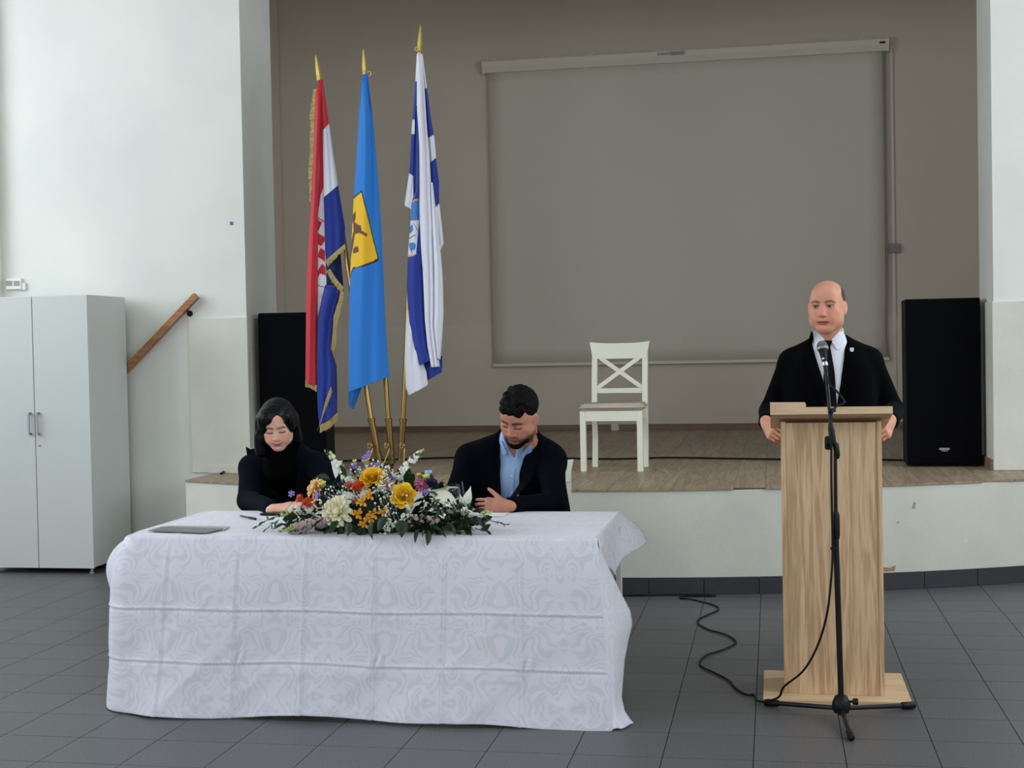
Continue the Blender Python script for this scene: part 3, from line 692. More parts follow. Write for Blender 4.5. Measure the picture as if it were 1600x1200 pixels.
for i, s in enumerate(S):
    x, y, nx, ny = skirt_path(s)
    v = V; drop = v
    fr = max(0., min(1., (s-LA*.75)/(LA*.25+LQ)))                # 0 left side .. 1 front
    fr = fr*fr*(3-2*fr)
    f_out = .012+.065*(1-np.exp(-v/.14))+.11*v**1.6
    bul = np.exp(-((v-.27)/.16)**2)
    back = 1-fr
    l_out = .006+.225*(1-np.exp(-v/.085))-.09*(lambda q_: q_*q_*(3-2*q_))(np.clip((v-.2)/.5, 0, 1))+.02*bul*back-.045*v
    out = f_out*fr+l_out*(1-fr)
    cornr = math.exp(-((s-LA-LQ/2)/.12)**2)
    out = out*(1+cornr*(.12-.42*v))
    # folded-out waves along the front
    wavv = (.016*np.sin(5.2*x+1.3+1.2*v)+.009*np.sin(11*x+4*v)+.004*wav(x*2.5, v*2.4))*np.clip(v*1.4-.25, 0, 1)
    out = out+wavv*fr+.003*wav(x*3+y*3, v*3)*np.clip(v*5, 0, 1)
    # pressed fold lines (horizontal ridges and vertical grooves)
    for vc, am in ((.405, .0042), (.70, .0040)):
        vv = vc+.006*math.sin(4*s)
        out = out+am*np.exp(-np.abs(v-vv)/.007)-am*.5*np.exp(-((v-vv-.016)/.009)**2)
    for xc_ in cre_x:
        out = out+fr*(.0062*math.exp(-abs(x-xc_)/.006)-.004*math.exp(-((x-xc_-.013)/.009)**2))*np.clip(v*6, 0, 1)
    # crumples: faceted, ridged noise growing towards the hem
    rg = np.abs(np.sin(7*x+9*v+1.5*np.sin(5*x)))+.7*np.abs(np.sin(13*x-8*v+2+1.3*np.sin(9*v)))+.5*np.abs(np.sin(21*x+17*v))
    out = out-fr*.0042*rg*np.clip(v*1.6-.15, 0, 1)
    # little puckers where fold lines cross
    for xc_ in cre_x[1::2]:
        out = out+fr*.008*np.exp(-(((x-xc_-.03)/.03)**2))*np.exp(-((v-.68)/.05)**2)*np.sin((x-xc_)*160+v*40)
    zb = .012+.01*np.sin(3.1*x+.7)*fr+.006*math.sin(9*x)
    z = TZ-(TZ-zb)*drop+.0
    z = np.where(v < .03, TZ-(v/.03)**2*.015, z)
    out = np.where(v < .03, out*np.sqrt(np.clip(v/.03, 0, 1)), out)
    shift = 0.
    if fr >= 1: shift = np.clip((x+1.2)/.48, 0, 1)*.065*v-np.clip((-2.3-x)/.47, 0, 1)*.02*v
    P[i, :, 0] = x+nx*out+shift; P[i, :, 1] = y+ny*out; P[i, :, 2] = z
    UV[i, :, 0] = s; UV[i, :, 1] = -v*.74
cloth = []                                           # (P, UV) grids
cloth.append((P, UV))
# top of the cloth
gx = np.linspace(TXL, TXR, 110); gy = np.linspace(TYF, TYB, 50)
X, Y = np.meshgrid(gx, gy, indexing='ij')
edge = np.clip(np.minimum(np.minimum(X-TXL, TXR-X), np.minimum(Y-TYF, TYB-Y))/.05, 0, 1)
Z = TZ+.0018*np.abs(wav(X*2, Y*2))*edge
for yc in (6.0, 6.28): Z = Z+.003*np.exp(-((Y-yc)/.01)**2)*edge
for xc_ in cre_x: Z = Z+.002*np.exp(-((X-xc_)/.012)**2)*edge
cloth.append((np.dstack([X, Y, Z]), np.dstack([X-TXL+LA, Y-TYF])))
# back edge: short overhang
vv = np.linspace(0, 1, 10)
Pb = np.array([[(x, TYB+.012*math.sin(v*1.57)+.01*v*math.sin(9*x), TZ-.22*v) for v in vv] for x in np.linspace(TXL, TXR, 60)])
cloth.append((Pb, np.dstack([Pb[..., 0]-TXL+LA, .92+.22*np.tile(vv, (60, 1))])))
# right side: short drape, pleated flap falling from the front corner, free back corner
def lerp_poly(pts, v):
    q = np.array(pts, float); tt = np.linspace(0, 1, len(q)); return np.array([np.interp(v, tt, q[:, k]) for k in range(q.shape[1])]).T
vs = np.linspace(0, 1, 60)
creaseL = P[-1]                                       # right border of the front skirt
ce = np.array([np.interp(vs, V, creaseL[:, k]) for k in range(3)]).T
redge_px = [(931, 846), (944, 872), (958, 902), (972, 930), (985, 955), (988, 975), (982, 1000), (976, 1030), (973, 1065), (971, 1090), (976, 1112), (990, 1132)]
re_y = [5.66, 5.7, 5.74, 5.78, 5.81, 5.82, 5.80, 5.77, 5.74, 5.70, 5.66, 5.605]
re = np.array([aty(a, b, y) for (a, b), y in zip(redge_px, re_y)])
zz = np.linspace(re[0][2], re[-1][2], 60)
re = np.array([np.interp(-zz, -re[:, 2], re[:, k]) for k in range(3)]).T
nu = 16; Pf = np.zeros((nu, 60, 3))
for i, u in enumerate(np.linspace(0, 1, nu)):
    Pf[i] = ce*(1-u)+re*u; Pf[i, :, 1] += -.035*math.sin(u*math.pi)*np.sin(vs*2.6)+.012*math.sin(u*9)*vs
    Pf[i, :, 2] = np.maximum(Pf[i, :, 2], .006)
cloth.append((Pf, np.dstack([LTOT+np.linspace(0, .3, nu)[:, None]*np.ones(60), -np.tile(vs*.74, (nu, 1))])))
# return of the pleat, folding back under towards the table side
ri = np.array([(TXR-.075+.0*v, 5.9-.02*v, TZ-.03-(TZ-.06)*v) for v in vs])
Pr_ = np.zeros((10, 60, 3))
for i, u in enumerate(np.linspace(0, 1, 10)):
    Pr_[i] = re*(1-u)+ri*u; Pr_[i, :, 0] += .0*math.sin(u*math.pi); Pr_[i, :, 2] = np.maximum(Pr_[i, :, 2], .006)
cloth.append((Pr_, np.dstack([LTOT+.3+np.linspace(0, .3, 10)[:, None]*np.ones(60), -np.tile(vs*.74, (10, 1))])))
ny_ = 40; Ps = np.zeros((ny_, 24, 3)); v24 = np.linspace(0, 1, 24)
for i, y in enumerate(np.linspace(TYF, TYB, ny_)):
    q = (y-TYF)/(TYB-TYF); ln = .10+.13*math.sin(q*2.6)+.03*math.sin(q*14)
    fl_ = max(0., (q-.62)/.38)                        # back corner sticks out
    Ps[i, :, 0] = TXR+.012*np.sin(v24*1.57)+.012*math.sin(q*17)*v24+fl_**1.3*.125*v24
    Ps[i, :, 1] = y-fl_*.0*v24
    Ps[i, :, 2] = TZ-(ln*(1-fl_)+.145*fl_)*v24*(1-.25*fl_*np.sin(v24*3.1))
cloth.append((Ps, np.dstack([LTOT+.2*v24[None, :]*np.ones((ny_, 1)), np.linspace(0, .92, ny_)[:, None]*np.ones(24)])))
vs_, fs_, uvs_ = [], [], []
for Pg, Ug in cloth:
    m_, n_ = Pg.shape[:2]; o_ = len(vs_)
    vs_ += [tuple(p) for p in Pg.reshape(-1, 3)]; uvs_ += [tuple(p) for p in Ug.reshape(-1, 2)]
    fs_ += [(o_+i*n_+j, o_+i*n_+j+1, o_+(i+1)*n_+j+1, o_+(i+1)*n_+j) for i in range(m_-1) for j in range(n_-1)]
me = bpy.data.meshes.new('tablecloth'); me.from_pydata(vs_, [], fs_); me.materials.append(MATS['damask'])
ul = me.uv_layers.new(name='UVMap'); li = np.zeros(len(me.loops), int); me.loops.foreach_get('vertex_index', li)
ul.data.foreach_set('uv', np.array(uvs_)[li].ravel())
me.polygons.foreach_set('use_smooth', [True]*len(me.polygons)); me.update()
o = bpy.data.objects.new('tablecloth', me); COL.objects.link(o)
tag(o, 'white damask tablecloth with fold creases draped over the meeting table', 'tablecloth')
sm = o.modifiers.new('thickness', 'SOLIDIFY'); sm.thickness = .0012; sm.offset = 0

# ---- folder, pen, phone
TT = TZ+.0035
mat('folder_grey', srgb(112, 114, 114), .35, spec=.6); mat('folder_light', srgb(168, 170, 168), .4); mat('paper', srgb(238, 238, 236), .8)
t = thing('folder', 'flat grey document folder lying at the left end of the table', 'folder', (-2.57, 5.84, TT))
fo = [atz(232, 831, TT), atz(322, 834.5, TT), atz(349, 828, TT), atz(254, 824.5, TT)]
obj('front_cover', MB().add([p+[0, 0, dz] for dz in (.003, .0065) for p in fo], [(3, 2, 1, 0), (4, 5, 6, 7), (0, 1, 5, 4), (1, 2, 6, 5), (2, 3, 7, 6), (3, 0, 4, 7)]), 'folder_grey', t)
fo2 = [atz(254, 826, TT), atz(349, 829.5, TT), atz(359, 823.5, TT), atz(262, 822, TT)]
obj('back_cover', MB().add([p+[0, 0, dz] for dz in (.0005, .0028) for p in fo2], [(3, 2, 1, 0), (4, 5, 6, 7), (0, 1, 5, 4), (1, 2, 6, 5), (2, 3, 7, 6), (3, 0, 4, 7)]), 'folder_light', t)
mat('pen_blue', srgb(38, 60, 88), .35)
a, b = atz(376, 806, TT+.005), atz(400, 811, TT+.005)
t = thing('pen', 'dark blue pen lying on the tablecloth near the woman', 'pen', tuple((a+b)/2))
d = (b-a)/np.linalg.norm(b-a)
obj('barrel', MB().tube([a, a+(b-a)*.55], .0048, 10), 'pen_blue', t); obj('cap', MB().tube([a+(b-a)*.55, b-d*.004, b], [.0056, .0056, .003], 10), 'black_plastic', t)
obj('clip', MB().beam(a+(b-a)*.6+[0, 0, .007], b-d*.01+[0, 0, .007], .002, .0015), 'steel', t)
p = atz(425, 804, TT)
t = thing('smartphone', 'black smartphone lying on the tablecloth in front of the woman', 'phone', tuple(p))  # flat black slab with a thin top plate
obj('body', MB().rbox(p[0]-.05, p[0]+.06, p[1]-.035, p[1]+.035, TT, TT+.009, .004), 'black_plastic', t)
obj('glass_face', MB().box(p[0]-.046, p[0]+.056, p[1]-.031, p[1]+.031, TT+.009, TT+.0096), 'black_metal', t)
# documents being signed
for px, py, lb in ((478, 803, 'white paper sheet under the hands of the seated woman'), (738, 806, 'white paper sheet under the hands of the seated man')):
    q = atz(px, py, TT); tag(obj('paper_sheet', MB().box(q[0]-.15, q[0]+.15, q[1]-.03, q[1]+.17, TT, TT+.0012), 'paper'), lb, 'paper')

# ---- wine glass and water bottle
g = aty(708, 800, 6.12)
t = thing('wine_glass', 'clear stemmed glass beside the white calla lily', 'glass', (g[0], 6.12, TT))
obj('bowl', MB().lathe([(.004, .07), (.02, .078), (.033, .1), (.037, .125), (.034, .155), (.031, .172), (.030, .172), (.033, .155), (.0358, .125), (.032, .1), (.019, .08), (.002, .074)], 28, (g[0], 6.12, TT)), 'glass', t, True)
obj('stem', MB().lathe([(.033, 0), (.033, .002), (.01, .006), (.0045, .015), (.004, .06), (.006, .071)], 20, (g[0], 6.12, TT)), 'glass', t, True)
obj('water', MB().lathe([(.001, .0755), (.0175, .081), (.031, .1005), (.0325, .106), (.001, .106)], 24, (g[0], 6.12, TT)), 'water', t, True)
g = aty(669.5, 740, 6.25)
t = thing('water_bottle', 'small clear water bottle with pale blue cap behind the flowers', 'bottle', (g[0], 6.25, TT))
mat('cap_blue', srgb(150, 180, 222), .4)
zc = g[2]
mat('thin_plastic', (1, 1, 1, 1), .03, trans=1, ior=1.06)
obj('bottle_body', MB().lathe([(.028, TT), (.031, TT+.004), (.031, zc-.085), (.029, zc-.07), (.015, zc-.03), (.012, zc-.018), (.012, zc-.008)], 24, (g[0], 6.25, 0)), 'thin_plastic', t, True)
obj('cap', MB().lathe([(.0155, zc-.014), (.0165, zc-.012), (.0165, zc+.012), (.0145, zc+.015)], 20, (g[0], 6.25, 0)), 'cap_blue', t, math.radians(40))
# ================================================================== flags and their stand
def pip(poly, X, Y):
    poly = np.array(poly, float); ins = np.zeros(X.shape, bool); n = len(poly)
    for i in range(n):
        x0, y0 = poly[i]; x1, y1 = poly[(i+1) % n]
        c = ((y0 > Y) != (y1 > Y)); ins ^= c & (X < (x1-x0)*(Y-y0)/((y1-y0) or 1e-9)+x0)
    return ins
mat('flag_cloth', (1, 1, 1, 1), .75, vcol=True, sheen=.2, bump=.05, bscale=500)
def resample(pts, n):
    q = np.array(pts, float); t_ = (q[:, 1]-q[0, 1])/(q[-1, 1]-q[0, 1]); t_ = np.maximum.accumulate(t_)
    v = np.linspace(0, 1, n); return np.array([np.interp(v, t_, q[:, 0]), np.interp(v, t_, q[:, 1])]).T
def colour_mesh(name, vs, fs, cols, material, smooth=True):
    me = bpy.data.meshes.new(name); me.from_pydata([tuple(p) for p in vs], [], fs); me.materials.append(MATS[material])
    at = me.color_attributes.new('Col', 'FLOAT_COLOR', 'POINT'); at.data.foreach_set('color', np.asarray(cols, np.float32).ravel())
    if smooth: me.polygons.foreach_set('use_smooth', [True]*len(me.polygons))
    me.update(); return me
class Cloth:
    def __init__(s): s.v = []; s.f = []; s.c = []
    def panel(s, left, right, Yl, Yr, base, paints=(), bulge=.03, nu=26, nv=150, th=.002, ripple=.006, ph=0, w0=0.15):
        L_, R_ = resample(left, nv), resample(right, nv); U = np.linspace(0, 1, nu)
        PX = L_[None, :, 0]*(1-U[:, None])+R_[None, :, 0]*U[:, None]; PY = L_[None, :, 1]*(1-U[:, None])+R_[None, :, 1]*U[:, None]
        v = np.linspace(0, 1, nv)[None, :]; u = U[:, None]
        open_ = np.clip(v/w0, 0, 1)
        Y = Yl*(1-u)+Yr*u-bulge*np.sin(u*np.pi)*open_+ripple*np.sin(u*9+ph+v*3)*open_+.4*ripple*np.sin(u*17+ph+v*5)*open_
        G = np.zeros((nu, nv, 3))
        d = ((PX-800)/CAM_F)[..., None]*CR-((PY-600)/CAM_F)[..., None]*CU+CW
        G = d*(Y/d[..., 1])[..., None]; G[..., 2] += CAM_H
        C = np.zeros((nu, nv, 4)); C[...] = base
        for poly, col in paints: C[pip(poly, PX, PY)] = col
        du = np.gradient(G, axis=0); dv = np.gradient(G, axis=1); N = np.cross(du, dv); N /= np.linalg.norm(N, axis=2)[..., None]+1e-12
        k = nu*nv; o = len(s.v)
        s.v += list((G+N*th/2).reshape(-1, 3))+list((G-N*th/2).reshape(-1, 3)); s.c += list(C.reshape(-1, 4))*2
        f1 = [(i*nv+j, i*nv+j+1, (i+1)*nv+j+1, (i+1)*nv+j) for i in range(nu-1) for j in range(nv-1)]
        s.f += [tuple(o+q for q in f) for f in f1]+[tuple(o+k+q for q in reversed(f)) for f in f1]
        bd = [i*nv for i in range(nu)]+[(nu-1)*nv+j for j in range(1, nv)]+[i*nv+nv-1 for i in range(nu-2, -1, -1)]+[j for j in range(nv-2, 0, -1)]
        s.f += [(o+bd[q], o+bd[(q+1) % len(bd)], o+k+bd[(q+1) % len(bd)], o+k+bd[q]) for q in range(len(bd))]
        return s
    def build(s, parent):
        return obj('cloth', colour_mesh('cloth', s.v, s.f, s.c, 'flag_cloth'), None, parent)
mat('gold_fringe', srgb(196, 172, 112), .7, noise=.35, nscale=90)
def fringe(parent, inner, outer, Y, n=40, jag=1.5, seed=0):
    rs = np.random.RandomState(seed); a = np.array(inner, float); b = np.array(outer, float)
    def al(q, t_):
        L_ = np.concatenate([[0], np.cumsum(np.linalg.norm(np.diff(q, axis=0), axis=1))]); L_ /= L_[-1]
        return np.array([np.interp(t_, L_, q[:, 0]), np.interp(t_, L_, q[:, 1])])
    q = MB()
    tt = np.linspace(0, 1, n+1)
    for i in range(n):
        p0, p1 = al(a, tt[i]), al(a, tt[i+1]); m0, m1 = al(b, tt[i]+.1/n), al(b, tt[i+1]-.1/n); w = rs.uniform(-jag, jag, 2)
        dd = (m0-p0); dd /= np.linalg.norm(dd)+1e-9
        yy = Y+rs.uniform(-.006, .006)
        pts = [aty(*p0, Y), aty(*p1, Y), aty(*(m1+dd*w[0]), yy), aty(*(m0+dd*w[1]), yy)]
        q.add([p+[0, -.003, 0] for p in pts]+[p+[0, .003, 0] for p in pts], [(0, 1, 2, 3), (7, 6, 5, 4), (0, 4, 5, 1), (1, 5, 6, 2), (2, 6, 7, 3), (3, 7, 4, 0)])
    return obj('fringe', q, 'gold_fringe', parent)
def pole(t, top, bot, Yt, Yb, fin):
    a, b = aty(*bot, Yb), aty(*top, Yt); d = (b-a)/np.linalg.norm(b-a)
    tip = b+d*fin*0
    obj('pole', MB().tube([a, b-d*.19], .0165, 14), 'brass_pole', t, math.radians(60))
    xa = np.cross([0, 1., 0], d); xa /= np.linalg.norm(xa); R_ = np.array([xa, np.cross(d, xa), d]).T
    obj('finial', MB().lathe([(.017, 0), (.022, .004), (.022, .014), (.0205, .018), (.021, .05), (.016, .11), (.008, .165), (.001, .19)], 6, b-d*.19, R_), 'brass', t, math.radians(25))
    return a, b, d
FY = 9.5
RED, WHT, BLU, NAV = srgb(200, 40, 54), srgb(226, 226, 236), srgb(22, 48, 142), srgb(12, 28, 92)
# ---- flag with red, white and blue bands, chequered arms and gold fringe
t = thing('fringed_flag', 'red, white and blue flag with chequered arms and gold fringe', 'flag', tuple(aty(580, 655, FY)), 'flags on brass poles')
pole(t, (493, 85), (580, 657), FY+.05, FY+.02, 0)
c = Cloth()
W_ = WHT
chk = []
def quad(x0, x1, ya, yb, yc, yd): return [(x0, ya), (x1, yb), (x1, yc), (x0, yd)]
B_l = [(499, 126), (499, 260), (496, 340), (496, 400), (496, 460), (497, 505)]; B_r = [(505, 124), (506, 260), (508, 345), (509, 400), (510, 450), (510, 505)]
paints = [([(520, 290), (505.5, 292), (501, 305), (497, 335), (490, 340), (490, 449), (530, 449), (530, 290)], W_),
          ([(490, 448), (530, 448), (530, 530), (490, 530)], W_), ([(509.5, 449), (507, 465), (497.5, 503), (497, 530), (540, 530), (540, 440)], BLU)]
for (x0, x1, ys) in ((495, 502, [(345, 360), (381, 400), (402, 423 - 6) , (425, 440)]), (502, 510, [(368, 386), (389, 407), (417, 430)])):
    pass
redq = [[(496, 343), (503, 347), (501, 353), (497, 362)], [(496, 364), (507, 370), (508, 376), (502, 385), (496, 381)], [(501, 387), (508, 392), (508, 409), (497, 402), (497, 397)], [(496, 424), (503, 412), (509, 417), (509, 430), (500, 428), (496, 432)], [(503, 425), (509, 418), (509, 432)], [(496, 424), (500, 427), (496, 436)]]
paints += [(q, RED) for q in redq]
paints += [([(496, 339), (508, 346), (508, 348), (496, 341.5)], RED), ([(496, 445.5), (509, 448.5), (509, 450), (496, 447)], RED)]
c.panel([(497, 126), (493, 150), (491, 200), (489, 260), (487, 310), (483, 370), (480, 430), (478.5, 480), (478, 540), (477.5, 597)],
        [(503, 124), (500, 200), (498, 260), (496.5, 330), (496.5, 400), (496.5, 460), (495, 520), (495.5, 606)], FY-.05, FY-.03, RED, bulge=.04, ripple=.008)
c.panel(B_l, B_r, FY-.03, FY-.025, RED, paints, bulge=.0, nu=40, nv=260, ripple=.003)
c.panel([(502, 124), (504, 200), (505, 260), (506, 310), (507, 350), (508, 390), (510, 414)],
        [(504, 124), (514, 192), (520, 235), (528, 288), (534, 325), (539, 355), (538.5, 384)], FY-.035, FY-.0, RED,
        [([(503.5, 205), (514, 193), (540, 193), (540, 292), (528, 290), (506, 309), (500, 309)], W_), ([(506, 309), (528, 290), (545, 280), (545, 430), (500, 430)], BLU)], bulge=.02, nu=40, nv=200, ripple=.005, ph=1)
c.panel([(509, 405), (510, 425), (509, 455), (509, 480)], [(532, 396), (535, 430), (537, 456), (524, 480)], FY+.01, FY+.03, NAV, bulge=.02, ripple=.008)
c.panel([(508, 445), (500, 480), (496.5, 500), (495.5, 560), (496, 620), (497, 645), (499, 664)],
        [(534, 450), (526, 475), (521, 500), (519, 530), (520, 553), (526, 572), (527, 615), (527, 645), (526, 648)], FY-.045, FY-.005, BLU, bulge=.05, ripple=.014, ph=2, w0=.05)
c.build(t)
cl_ = t.children[-1]
fringe(cl_, [(496, 138), (492, 180), (490, 240), (488, 285), (486.5, 318)], [(489.5, 140), (484.5, 182), (485, 235), (482, 268), (484.5, 318)], FY-.045, 60, 1.2, 1)
fringe(cl_, [(539, 381), (527, 391), (509, 407)], [(540.5, 389), (529, 399), (512, 417)], FY-.05, 26, 1.2, 2)
fringe(cl_, [(515.5, 420), (525, 435), (537, 449)], [(509.5, 424), (520, 442), (534, 459)], FY-.03, 26, 1.2, 3)
fringe(cl_, [(532, 455), (528, 475), (521, 495), (521, 510), (519, 530), (517, 545)], [(537, 455), (535, 476), (529, 499), (526, 512), (526, 536), (520, 553)], FY-.04, 40, 1.5, 4)
fringe(cl_, [(477.5, 594), (486, 598), (495, 602)], [(477, 604), (486, 607), (495, 612)], FY-.06, 16, .8, 5)
fringe(cl_, [(517, 604), (508, 628), (500, 662)], [(519, 612), (511, 634), (496, 672)], FY-.09, 40, 1, 6)
fringe(cl_, [(500, 664), (512, 658), (527, 645)], [(500, 676), (516, 669), (529, 655)], FY-.055, 26, 1.2, 7)

# ---- sky blue flag with the yellow field
t = thing('sky_blue_flag', 'sky blue flag with a yellow panel and brown crossed tools', 'flag', tuple(aty(607, 655, FY)), 'flags on brass poles')
pole(t, (567.5, 75), (607, 657), FY+.03, FY+.02, 0)
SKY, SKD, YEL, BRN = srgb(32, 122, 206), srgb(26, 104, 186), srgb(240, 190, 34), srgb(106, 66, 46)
DK = srgb(40, 40, 30)
c = Cloth()
pts = [([(565.5, 297), (592, 405), (590, 408), (575, 414), (552, 421), (546, 437), (545, 436), (549, 400), (552, 308)], DK),
       ([(564.5, 300.5), (590, 404), (575, 411.5), (551, 418.5), (547, 431), (548.5, 400), (552.5, 311)], YEL),
       ([(551, 336), (556, 329), (556, 340), (553, 350), (551, 346)], BRN), ([(552, 345), (560, 351), (564, 352), (565, 360), (574, 366), (573, 370), (564, 365), (560, 364), (553, 366)], BRN),
       ([(552, 362), (555, 364), (552, 385), (549, 400), (547, 420), (546, 420), (549, 380)], BRN), ([(552, 388), (559, 384), (561, 393), (552, 397)], BRN)]
c.panel([(566, 120), (561, 180), (557, 250), (552.5, 310), (549.5, 370), (547, 435), (546, 500), (545, 560), (545, 613)],
        [(574, 112), (582, 180), (589, 260), (595, 340), (599, 420), (602, 500), (606, 560), (609, 588)], FY-.06, FY-.02, SKY, pts, bulge=.055, nu=80, nv=300, ripple=.014, ph=.5)
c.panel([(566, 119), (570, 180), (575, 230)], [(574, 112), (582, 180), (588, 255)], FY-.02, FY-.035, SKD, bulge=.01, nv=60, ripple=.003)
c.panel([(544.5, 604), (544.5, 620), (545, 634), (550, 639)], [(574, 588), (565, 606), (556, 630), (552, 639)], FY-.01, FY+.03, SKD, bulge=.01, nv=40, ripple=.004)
c.build(t)
for tt_, p in ((t, (577, 115)),):
    q = aty(*p, FY-.02); obj('ring', MB().tube([q+[.013*math.cos(a), 0, .016*math.sin(a)] for a in np.linspace(0, 6.28, 17)], .003, 6), 'brass', t)

# ---- white and blue flag
t = thing('white_blue_flag', 'white and blue chequered flag with a shield, on the tallest pole', 'flag', tuple(aty(630, 655, FY)), 'flags on brass poles')
pole(t, (657, 38), (630, 657), FY+.03, FY, 0)
LBL, ORG = srgb(66, 122, 190), srgb(224, 160, 70)
BL2 = srgb(30, 52, 148)
c = Cloth()
# back right layer
c.panel([(657, 84), (663, 140), (668, 215), (672, 256), (676, 330), (679, 396)], [(660, 84), (667, 137), (674, 190), (678.5, 215), (682, 255), (686, 285), (686, 315), (690, 350), (693, 380), (686, 396)], FY+.005, FY+.02, WHT,
        [([(660, 141), (667, 137), (680, 137), (690, 207), (676.5, 211), (667, 217)], BL2), ([(670, 256.5), (680, 247), (700, 247), (700, 310), (686, 318), (676, 329)], BL2)], bulge=.02, nu=40, nv=260, ripple=.004)
# back left layer
c.panel([(651.5, 84), (649, 127), (646, 170), (643, 205), (641, 255), (639, 272), (632, 321)], [(656, 84), (653, 127), (652, 200), (651, 270), (648, 330)], FY+.005, FY-.005, WHT,
        [([(640, 127), (660, 127), (660, 187), (640, 187)], BL2), ([(648, 187), (660, 187), (660, 209.5), (648, 209.5)], BL2), ([(630, 209.5), (660, 209.5), (660, 310), (646, 312), (645.5, 275), (639, 271), (630, 271)], BL2)], bulge=.02, nu=40, nv=220, ripple=.003)
# white lower left
c.panel([(637, 470), (633.5, 520), (632.5, 560), (632.5, 590), (634, 605), (639, 618)], [(655, 470), (657, 535), (660, 565), (666, 580), (668.5, 600), (667, 603)], FY+.0, FY-.01, WHT, bulge=.03, nv=90, ripple=.008, ph=2)
# dark blue lower back
c.panel([(660, 560), (664, 575), (668, 594)], [(691, 556), (691, 572), (690, 582)], FY+.02, FY+.02, BL2, bulge=.02, nv=40)
# blue panel with the shield
c.panel([(651, 165), (650.5, 250), (649, 300), (643, 316), (641, 350), (638, 390), (636.5, 420), (636.5, 470), (640, 505), (651, 560), (656, 571)],
        [(653.5, 165), (654.5, 250), (655.5, 300), (658, 350), (660, 400), (661.5, 450), (664, 500), (668, 540), (675, 562)], FY-.03, FY-.02, BL2,
        [([(642, 315), (654, 309), (656, 344), (642, 346)], LBL), ([(641, 345), (655, 344), (653, 365), (650, 396), (636, 400)], srgb(214, 216, 222)),
         ([(640, 354), (645, 351), (646, 359), (642, 365), (639, 362)], LBL), ([(639, 381), (645, 378), (650, 382), (648, 391), (641, 391)], LBL),
         ([(639, 372), (650, 366), (650, 367.2), (639, 373.5)], DK), ([(643, 389), (645, 396), (644, 397), (642, 390)], DK), ([(647, 348), (653, 360), (652, 361), (646, 349)], srgb(150, 150, 160)),
         ([(642, 314.5), (654, 309), (654, 311.5), (643, 316.5)], ORG), ([(636, 400), (651, 396), (651, 398), (636, 402)], ORG)], bulge=.03, nu=60, nv=300, ripple=.006)
# white main fold
c.panel([(653, 82), (651.5, 130), (651, 172), (652.5, 200), (653.5, 260), (655, 330), (658, 390), (660.5, 420), (662, 450), (664, 500), (668, 540), (674, 574)],
        [(658, 86), (663, 135), (667, 200), (671, 240), (674, 300), (677, 350), (678.5, 400), (680, 450), (680, 480), (679, 510), (684, 545), (687, 573)], FY-.035, FY-.01, WHT, bulge=.03, nu=40, nv=200, ripple=.012, ph=1.4)
c.panel([(673, 285), (675, 340), (678, 420), (678, 470), (677, 512), (683, 560)], [(676, 285), (682, 340), (689, 400), (692, 440), (693, 490), (690, 540), (688, 562)], FY-.035, FY-.015, WHT, bulge=.03, nv=120, ripple=.004, w0=.3)
c.build(t)
q = aty(650.5, 76.5, FY); obj('ring', MB().tube([q+[.011*math.cos(a), 0, .013*math.sin(a)] for a in np.linspace(0, 6.28, 17)], .003, 6), 'brass', t)

# ---- three-socket flag stand
bc = aty(604, 722, FY); bc[2] = SH
t = thing('flag_stand', 'brass stand with three sockets holding the flags on the stage', 'flag stand', tuple(bc))
for k, ((ax, ay), (bx_, by)) in enumerate((((580, 654), (593, 722)), ((607, 654), (613, 724)), ((630, 654), (626, 722)))):
    a, b = aty(ax, ay, FY), aty(bx_, by, FY); d = (a-b)/np.linalg.norm(a-b)
    sk = obj('socket', MB().tube([b, a-d*.02, a-d*.018, a-d*.004, a], [.021, .0225, .0275, .0275, .024], 16), 'brass_dark', t, math.radians(40))
    cc = aty((578, 604, 628)[k], 697, FY-.04)
    pts_ = [cc+[.018*(1-th/14)*math.cos(th), -.005, .024*(1-th/14)*math.sin(th)] for th in np.linspace(0, 9, 26)]
    e = aty((571, 597, 632)[k], 722, FY-.08)
    pts_ = [np.array([e[0], FY-.12, SH+.006]), np.array([e[0], FY-.1, SH+.05])]+[pts_[0]+[.0, 0, -.03]]+pts_
    obj('scroll_foot', MB().tube(spline(pts_, 4), .005, 8), 'brass_pole', t, True)
obj('base', MB().lathe([(.15, 0), (.155, .004), (.15, .012), (.05, .02), (.045, .06), (.055, .08), (.02, .09)], 28, bc), 'brass_dark', t, math.radians(40))
